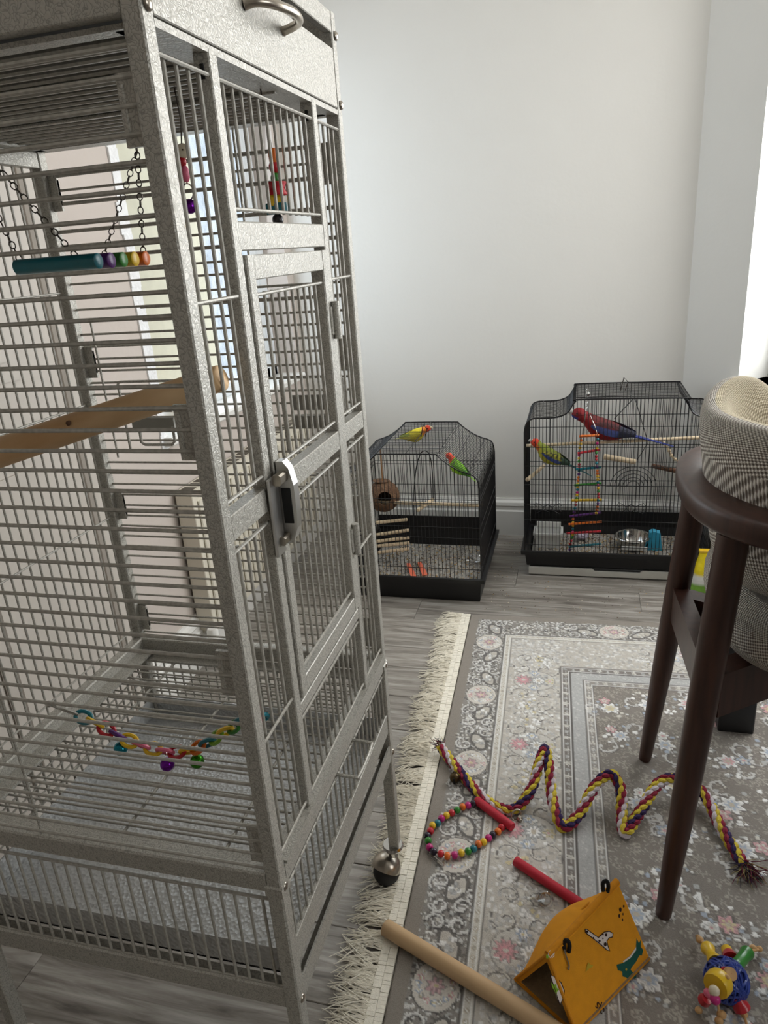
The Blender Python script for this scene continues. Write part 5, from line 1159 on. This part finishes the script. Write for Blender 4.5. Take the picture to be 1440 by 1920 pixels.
# --- mustard cloth tent
TT = at(1100, 1850, z=RT); tent = thing('cloth_tent', 'mustard yellow cloth bird tent printed with animals', 'bird tent', (TT.x, TT.y, 0))
off = Vector((TT.x, TT.y, 0)); zt_ = ZR+0.002
Bn, Bf = at(1082, 1942, z=zt_), at(1219, 1800, z=zt_); Ln = at(966, 1836, z=zt_); Lf = Ln+(Bf-Bn)*0.98
Rn = (Bn+Ln)/2+Vector((0.0, 0, 0.112)); Rf = (Bf+Lf)/2+Vector((0.004, 0.0, 0.128))
Rn = at(1026, 1789, y=Rn.y); Rf = at(1157, 1652, y=Rf.y)
def panel(name, a, b_, c, d, thick, m_out, m_in, bow=0.0):
    """a-b ridge (near, far), d-c bottom edge; two cloth faces with an edge between them"""
    nrm = (b_-a).cross(d-a).normalized()
    def srf(u, v, o_): 
        p = (a.lerp(b_, u)).lerp(d.lerp(c, u), v); sag = bow*math.sin(PI*u)*math.sin(PI*min(1, v))
        return p+nrm*(o_+sag)
    n1, n2 = 14, 10; B_ = MB(); B_.grid(lambda u, v: srf(u, v, 0), n1, n2); B_.grid(lambda u, v: srf(u, v, thick), n1, n2)
    M_ = n1+1; K = M_*(n2+1); e_ = [j*M_ for j in range(n2+1)]; e2 = [j*M_+n1 for j in range(n2+1)]; e3 = list(range(M_)); e4 = [n2*M_+i for i in range(M_)]
    for E_ in (e_, e2, e3, e4):
        for q in range(len(E_)-1): B_.f.append((E_[q], E_[q+1], E_[q+1]+K, E_[q]+K))
    o = B_.build(name, [m_out, m_in], tent, off=off, ang=60)
    for p in o.data.polygons[n1*n2:2*n1*n2]: p.material_index = 1
    return o
nR = (Rf-Rn).cross(Bn-Rn).normalized(); nR = nR if nR.x > 0 else -nR
rpan = panel('side_panel', Rn, Rf, Bf, Bn, -0.008*(1 if (Rf-Rn).cross(Bn-Rn).normalized().dot(nR) > 0 else -1), MUST, FLEECE, 0.0)
lsg = 1 if (Rf-Rn).cross(Ln-Rn).normalized().x < 0 else -1
lpan = panel('side_panel', Rn, Rf, Lf, Ln, -0.008*lsg, MUST, FLEECE, 0.030*lsg)
fl_n = Vector((0, 0, 1)); mid = (Ln+Bn)/2
panel('floor_panel', Ln, Lf, Bf, Bn, 0.006*(1 if (Lf-Ln).cross(Bn-Ln).z > 0 else -1), MUST, TANF)
MB().tube(smooth_path([Rn, Rn.lerp(Rf, 0.3)+Vector((0, 0, -0.002)), Rn.lerp(Rf, 0.7)+Vector((0, 0, -0.001)), Rf], 6), 0.0056, 10).build('ridge_seam', MUSTD, tent, off=off)
MB().tube([Rn+nR*0.001, Bn+nR*0.001], 0.0028, 8).tube([Rn, Ln], 0.0028, 8).tube([Ln, Bn], 0.0028, 8).build('binding', MUSTD, tent, off=off)
def on_panel(px, py, lift=0.0012):
    d = _f + (px-720)/FPX*_r - (py-960)/FPX*_u; t = (Rn-CAM).dot(nR)/d.dot(nR); return CAM+d*t+nR*lift
def print_(name, pts, mat, lift=0.0010):
    P = [on_panel(a, c2, lift) for a, c2 in pts]; n = len(P); ce = sum(P, Vector())/n
    b = MB(); b.add(P+[ce], [(i, (i+1) % n, n) for i in range(n)]); return b.build(name, mat, tent, smooth=False, off=off)
def cpt(x, y): return (950+x*290/1440, 1620+y*300/1490)
PW_ = mk('print_white', rgb(226, 214, 206), 0.9, var=0.03); PB = mk('print_brown', rgb(44, 20, 14), 0.9, var=0.05); PG = mk('print_dark_green', rgb(20, 84, 72), 0.9, var=0.05); PLG = mk('print_leaf_green', rgb(128, 170, 40), 0.9, var=0.05); PO = mk('print_ochre', rgb(186, 156, 40), 0.9, var=0.05)
gir = [(727, 604), (742, 606), (850, 684), (875, 660), (905, 632), (950, 624), (985, 645), (980, 678), (948, 685), (928, 715), (940, 770), (954, 808), (930, 800), (870, 745), (728, 636)]
def outl(pts, mat, w_=0.0007, lift=0.0014):
    P = [on_panel(*cpt(*p), lift)-Vector((0, 0, 0)) for p in pts]; return MB().tube(P, w_, 4, True).build('print_outline', mat, tent, off=off)
def multi(name, polys, mat, lift=0.0010):
    b = MB()
    for pts in polys:
        P = [on_panel(*cpt(*p), lift) for p in pts]; n = len(P); ce = sum(P, Vector())/n; b.add(P+[ce], [(i, (i+1) % n, n) for i in range(n)])
    return b.build(name, mat, tent, smooth=False, off=off)
multi('giraffe_print', [[(727, 604), (742, 606), (850, 684), (862, 715), (850, 738), (728, 636)], [(850, 684), (875, 660), (905, 632), (950, 624), (985, 645), (980, 678), (948, 685), (928, 715), (900, 725), (862, 715)], [(850, 738), (862, 715), (900, 725), (928, 715), (940, 770), (954, 808), (930, 800)]], PW_)
outl(gir, PB)
def spot(x, y, a, c): return [(x+a*math.cos(k_*PI/5), y+c*math.sin(k_*PI/5)) for k_ in range(10)]
multi('giraffe_spots', [spot(742, 628, 11, 11), spot(800, 684, 6, 8), spot(858, 715, 11, 11), spot(892, 655, 7, 8), spot(920, 658, 10, 17), spot(890, 692, 6, 8), spot(912, 745, 14, 20)], PB, 0.0016)
multi('paw_spots', [spot(1055, 424, 12, 22), spot(1086, 393, 8, 14), spot(1045, 482, 9, 18), spot(1079, 465, 5, 14), spot(1075, 519, 7, 13)], PB)
multi('dinosaur_print', [[(1205, 690), (1228, 735), (1245, 700), (1245, 770), (1268, 800), (1255, 850), (1232, 850), (1205, 800), (1200, 760)], [(1200, 770), (1232, 850), (1200, 910), (1160, 960), (1080, 920), (1140, 880)], [(1080, 920), (1160, 960), (1150, 985), (1205, 1040), (1200, 1065), (1150, 1060), (1140, 1100), (1110, 1055), (1075, 1045), (1072, 1000), (1030, 985), (1020, 935)]], PG)
multi('dinosaur_belly', [[(1200, 770), (1200, 800), (1150, 870), (1085, 915), (1075, 905), (1140, 865)]], PW_, 0.0013)
multi('dinosaur_eye', [spot(1107, 980, 9, 12)], PO, 0.0016)
multi('egg_print', [[(400, 1030), (445, 1050), (500, 1100), (532, 1175), (525, 1240), (490, 1308), (470, 1260), (440, 1170)]], PW_); multi('egg_leaf', [[(405, 1095), (430, 1120), (455, 1115), (460, 1150), (482, 1165), (462, 1190), (460, 1225), (440, 1180), (420, 1150)]], PLG, 0.0016)
outl([(400, 1030), (445, 1050), (500, 1100), (532, 1175), (525, 1240), (490, 1308)], PB)
multi('flower_print', [[(755, 910), (775, 935), (803, 945), (785, 965), (765, 972), (740, 995), (728, 1010), (740, 975), (745, 940)]], PO)
multi('apex_print', [spot(400, 832, 33, 38)], PW_, 0.004); multi('apex_leaf', [[(350, 835), (380, 845), (375, 870), (352, 872)]], PLG, 0.004)
# faint printed word near the lower hem, upside down to the viewer as in the photograph
tcu = bpy.data.curves.new('word', 'FONT'); tcu.body = 'slois'; tcu.size = 0.020; tcu.extrude = 0.0003
to = bpy.data.objects.new('word', tcu); COL.objects.link(to)
dg = bpy.context.evaluated_depsgraph_get(); tm = bpy.data.meshes.new_from_object(to.evaluated_get(dg)); bpy.data.objects.remove(to)
p0, p1 = on_panel(*cpt(818, 1325), 0.001), on_panel(*cpt(905, 1420), 0.001); ex = (p1-p0).normalized(); ey = nR.cross(ex).normalized()
wo = bpy.data.objects.new('printed_word', tm); COL.objects.link(wo); tm.materials.append(PB); wo.parent = tent
wo.matrix_local = Matrix.Translation(p0-off) @ Matrix((ex, ey, nR)).transposed().to_4x4()
# loops and toggles on the ridge
for (px, py, py2) in ((1133, 1668, 1640), (1060, 1780, 1770)):
    q = on_panel(px, py, 0.002); 
    MB().tube(smooth_path([q+Vector((-0.003, 0, -0.004)), q+Vector((-0.004, 0.002, 0.012)), q+Vector((0.002, 0.003, 0.017)), q+Vector((0.005, 0.002, 0.008)), q+Vector((0.004, 0, -0.004))], 5), 0.0034, 8).build('velvet_loop', mk('black_velvet_tab', rgb(14, 13, 13), 0.95, var=0.1), tent, off=off)
MB().tube(smooth_path([on_panel(*cpt(525, 790), 0.003), on_panel(*cpt(540, 860), 0.004), on_panel(*cpt(568, 930), 0.003), on_panel(*cpt(565, 975), 0.003), on_panel(*cpt(552, 960), 0.003)], 5), 0.0012, 6).build('hook', BRUSH, tent, off=off)
hr = (Rn.lerp(Rf, 0.62)).lerp(Ln.lerp(Lf, 0.62), 0.16); nl = (Rf-Rn).cross(Ln-Rn).normalized(); nl = nl if nl.z > 0 else -nl
MB().ring(hr+nl*0.008, 0.011, 0.0022, nl, 18, 6, (Rf-Rn), 1.3).build('eyelet', MUSTD, tent, off=off)
MB().lathe([(0.010, 0.0), (0.0, 0.0005)], hr+nl*0.0076, nl, 16).build('eyelet_hole', mk('dark_lining', rgb(52, 34, 18), 0.95, var=0.1), tent, off=off)
# --- ball toy with spools
bcn = at(1362, 1838, z=0.040); bt = thing('ball_toy', 'blue wicker ball toy with wooden spools and knotted cords', 'bird toy', (bcn.x, bcn.y, 0)); bz = 0.040
cc = Vector((0, 0, bz)); RB = 0.0345
MB().ball(cc, RB*0.90, 18, 12).build('core', mk('dark_blue_core', rgb(22, 38, 104), 0.5, var=0.2, vs=60), bt)
b = MB(); rr = random.Random(12)
for i in range(20):
    ax = Vector((rr.gauss(0, 1), rr.gauss(0, 1), rr.gauss(0, 1))).normalized(); b.ring(cc, RB*0.955, 0.0022, ax, 26, 5)
b.build('wicker', PAL['blue'], bt)
def tb_(px, py, z): return at(px, py, z=z)-Vector((bcn.x, bcn.y, 0))
def spool(px0, py0, z0, px1, py1, z1, mat, prof):
    p, q = tb_(px0, py0, z0), tb_(px1, py1, z1); L_ = (q-p).length
    MB().lathe([(0.0005, 0)]+[(r2, L_*h) for r2, h in prof]+[(0.0005, L_)], p, q-p, 16).build('spool', mat, bt)
sp_ = [(0.0115, 0), (0.012, 0.15), (0.0085, 0.38), (0.0085, 0.6), (0.012, 0.82), (0.0105, 1.0)]
spool(1341, 1803, 0.045, 1325, 1775, 0.034, PAL['yellow'], sp_); spool(1380, 1812, 0.045, 1402, 1785, 0.034, PAL['green'], [(0.0105, 0), (0.011, 0.1), (0.0098, 0.2), (0.0098, 0.8), (0.0115, 0.9), (0.011, 1.0)])
spool(1368, 1795, 0.030, 1362, 1780, 0.022, PAL['yellow'], [(0.010, 0), (0.009, 1)]); spool(1371, 1800, 0.032, 1367, 1790, 0.026, PAL['red'], [(0.014, 0), (0.011, 1)])
spool(1352, 1838, 0.066, 1341, 1850, 0.070, PAL['yellow'], [(0.0195, 0), (0.0205, 0.2), (0.0205, 0.8), (0.019, 1)])
spool(1365, 1827, 0.072, 1372, 1826, 0.080, PAL['natural'], [(0.0095, 0), (0.0105, 0.5), (0.0095, 1)]); spool(1360, 1824, 0.068, 1364, 1825, 0.074, PAL['red'], [(0.009, 0), (0.009, 1)])
spool(1380, 1868, 0.036, 1392, 1892, 0.020, PAL['red'], [(0.010, 0), (0.0095, 0.4), (0.013, 0.7), (0.0135, 1)])
MB().ball(tb_(1339, 1858, 0.078), 0.0085, 12, 9).build('bead', PAL['white'], bt); MB().ball(tb_(1341, 1874, 0.070), 0.0080, 12, 9).build('bead', PAL['magenta'], bt)
MB().ball(tb_(1328, 1862, 0.052), 0.0075, 12, 9).build('bead', PAL['pink'], bt); MB().lathe([(0.0005, 0), (0.010, 0.001), (0.008, 0.016), (0.0005, 0.018)], tb_(1320, 1876, 0.030), (0.2, -0.4, 1), 14).build('spool', PAL['red'], bt)
for (px, py, z, s) in ((1312, 1762, 0.022, 1.0), (1309, 1757, 0.020, 0.7), (1412, 1778, 0.022, 1.0), (1424, 1779, 0.018, 0.8), (1364, 1832, 0.085, 0.6), (1353, 1902, 0.030, 1.1), (1348, 1914, 0.026, 1.0), (1310, 1894, 0.016, 0.9), (1395, 1902, 0.014, 0.9)):
    MB().ball(tb_(px, py, z), (0.0068*s, 0.0062*s, 0.0058*s), 10, 7).build('knot', PAL['natural'], bt)
MB().tube([tb_(1325, 1775, 0.034), tb_(1309, 1757, 0.018)], 0.0018, 6).tube([tb_(1402, 1785, 0.034), tb_(1426, 1779, 0.016)], 0.0024, 6).tube([tb_(1392, 1892, 0.020), tb_(1400, 1920, 0.012)], 0.0022, 6).tube([tb_(1345, 1872, 0.05), tb_(1350, 1912, 0.024)], 0.0018, 6).build('cord', PAL['natural'], bt)

# ------------------------------------------------------------------ spilled seed husks on the floor by the cages
b = MB(); rr = random.Random(31)
for i in range(420):
    x, y = (rr.uniform(0.0, 0.75), rr.uniform(1.64, 1.98)) if rr.random() < 0.75 else (rr.uniform(-0.05, 0.14), rr.uniform(1.9, 2.33))
    if y > 1.9 and x > 0.11: continue
    if x < 0.02 and y < 2.14 : continue
    s = rr.uniform(0.0012, 0.0036); a = rr.uniform(0, 6.3); e1 = Vector((math.cos(a), math.sin(a), 0))*s; e2 = Vector((-math.sin(a), math.cos(a), 0))*s*0.5; c = Vector((x, y, 0.0003))
    b.add([c-e1, c+e2, c+e1, c-e2, c+Vector((0, 0, s*0.6))], [(0, 1, 4), (1, 2, 4), (2, 3, 4), (3, 0, 4)], rr.choice(SEEDC))
tag(b.build('seed_husks', ATTR, smooth=False), 'scattered seed husks on the floor in front of the black cages', 'seed', kind='stuff')
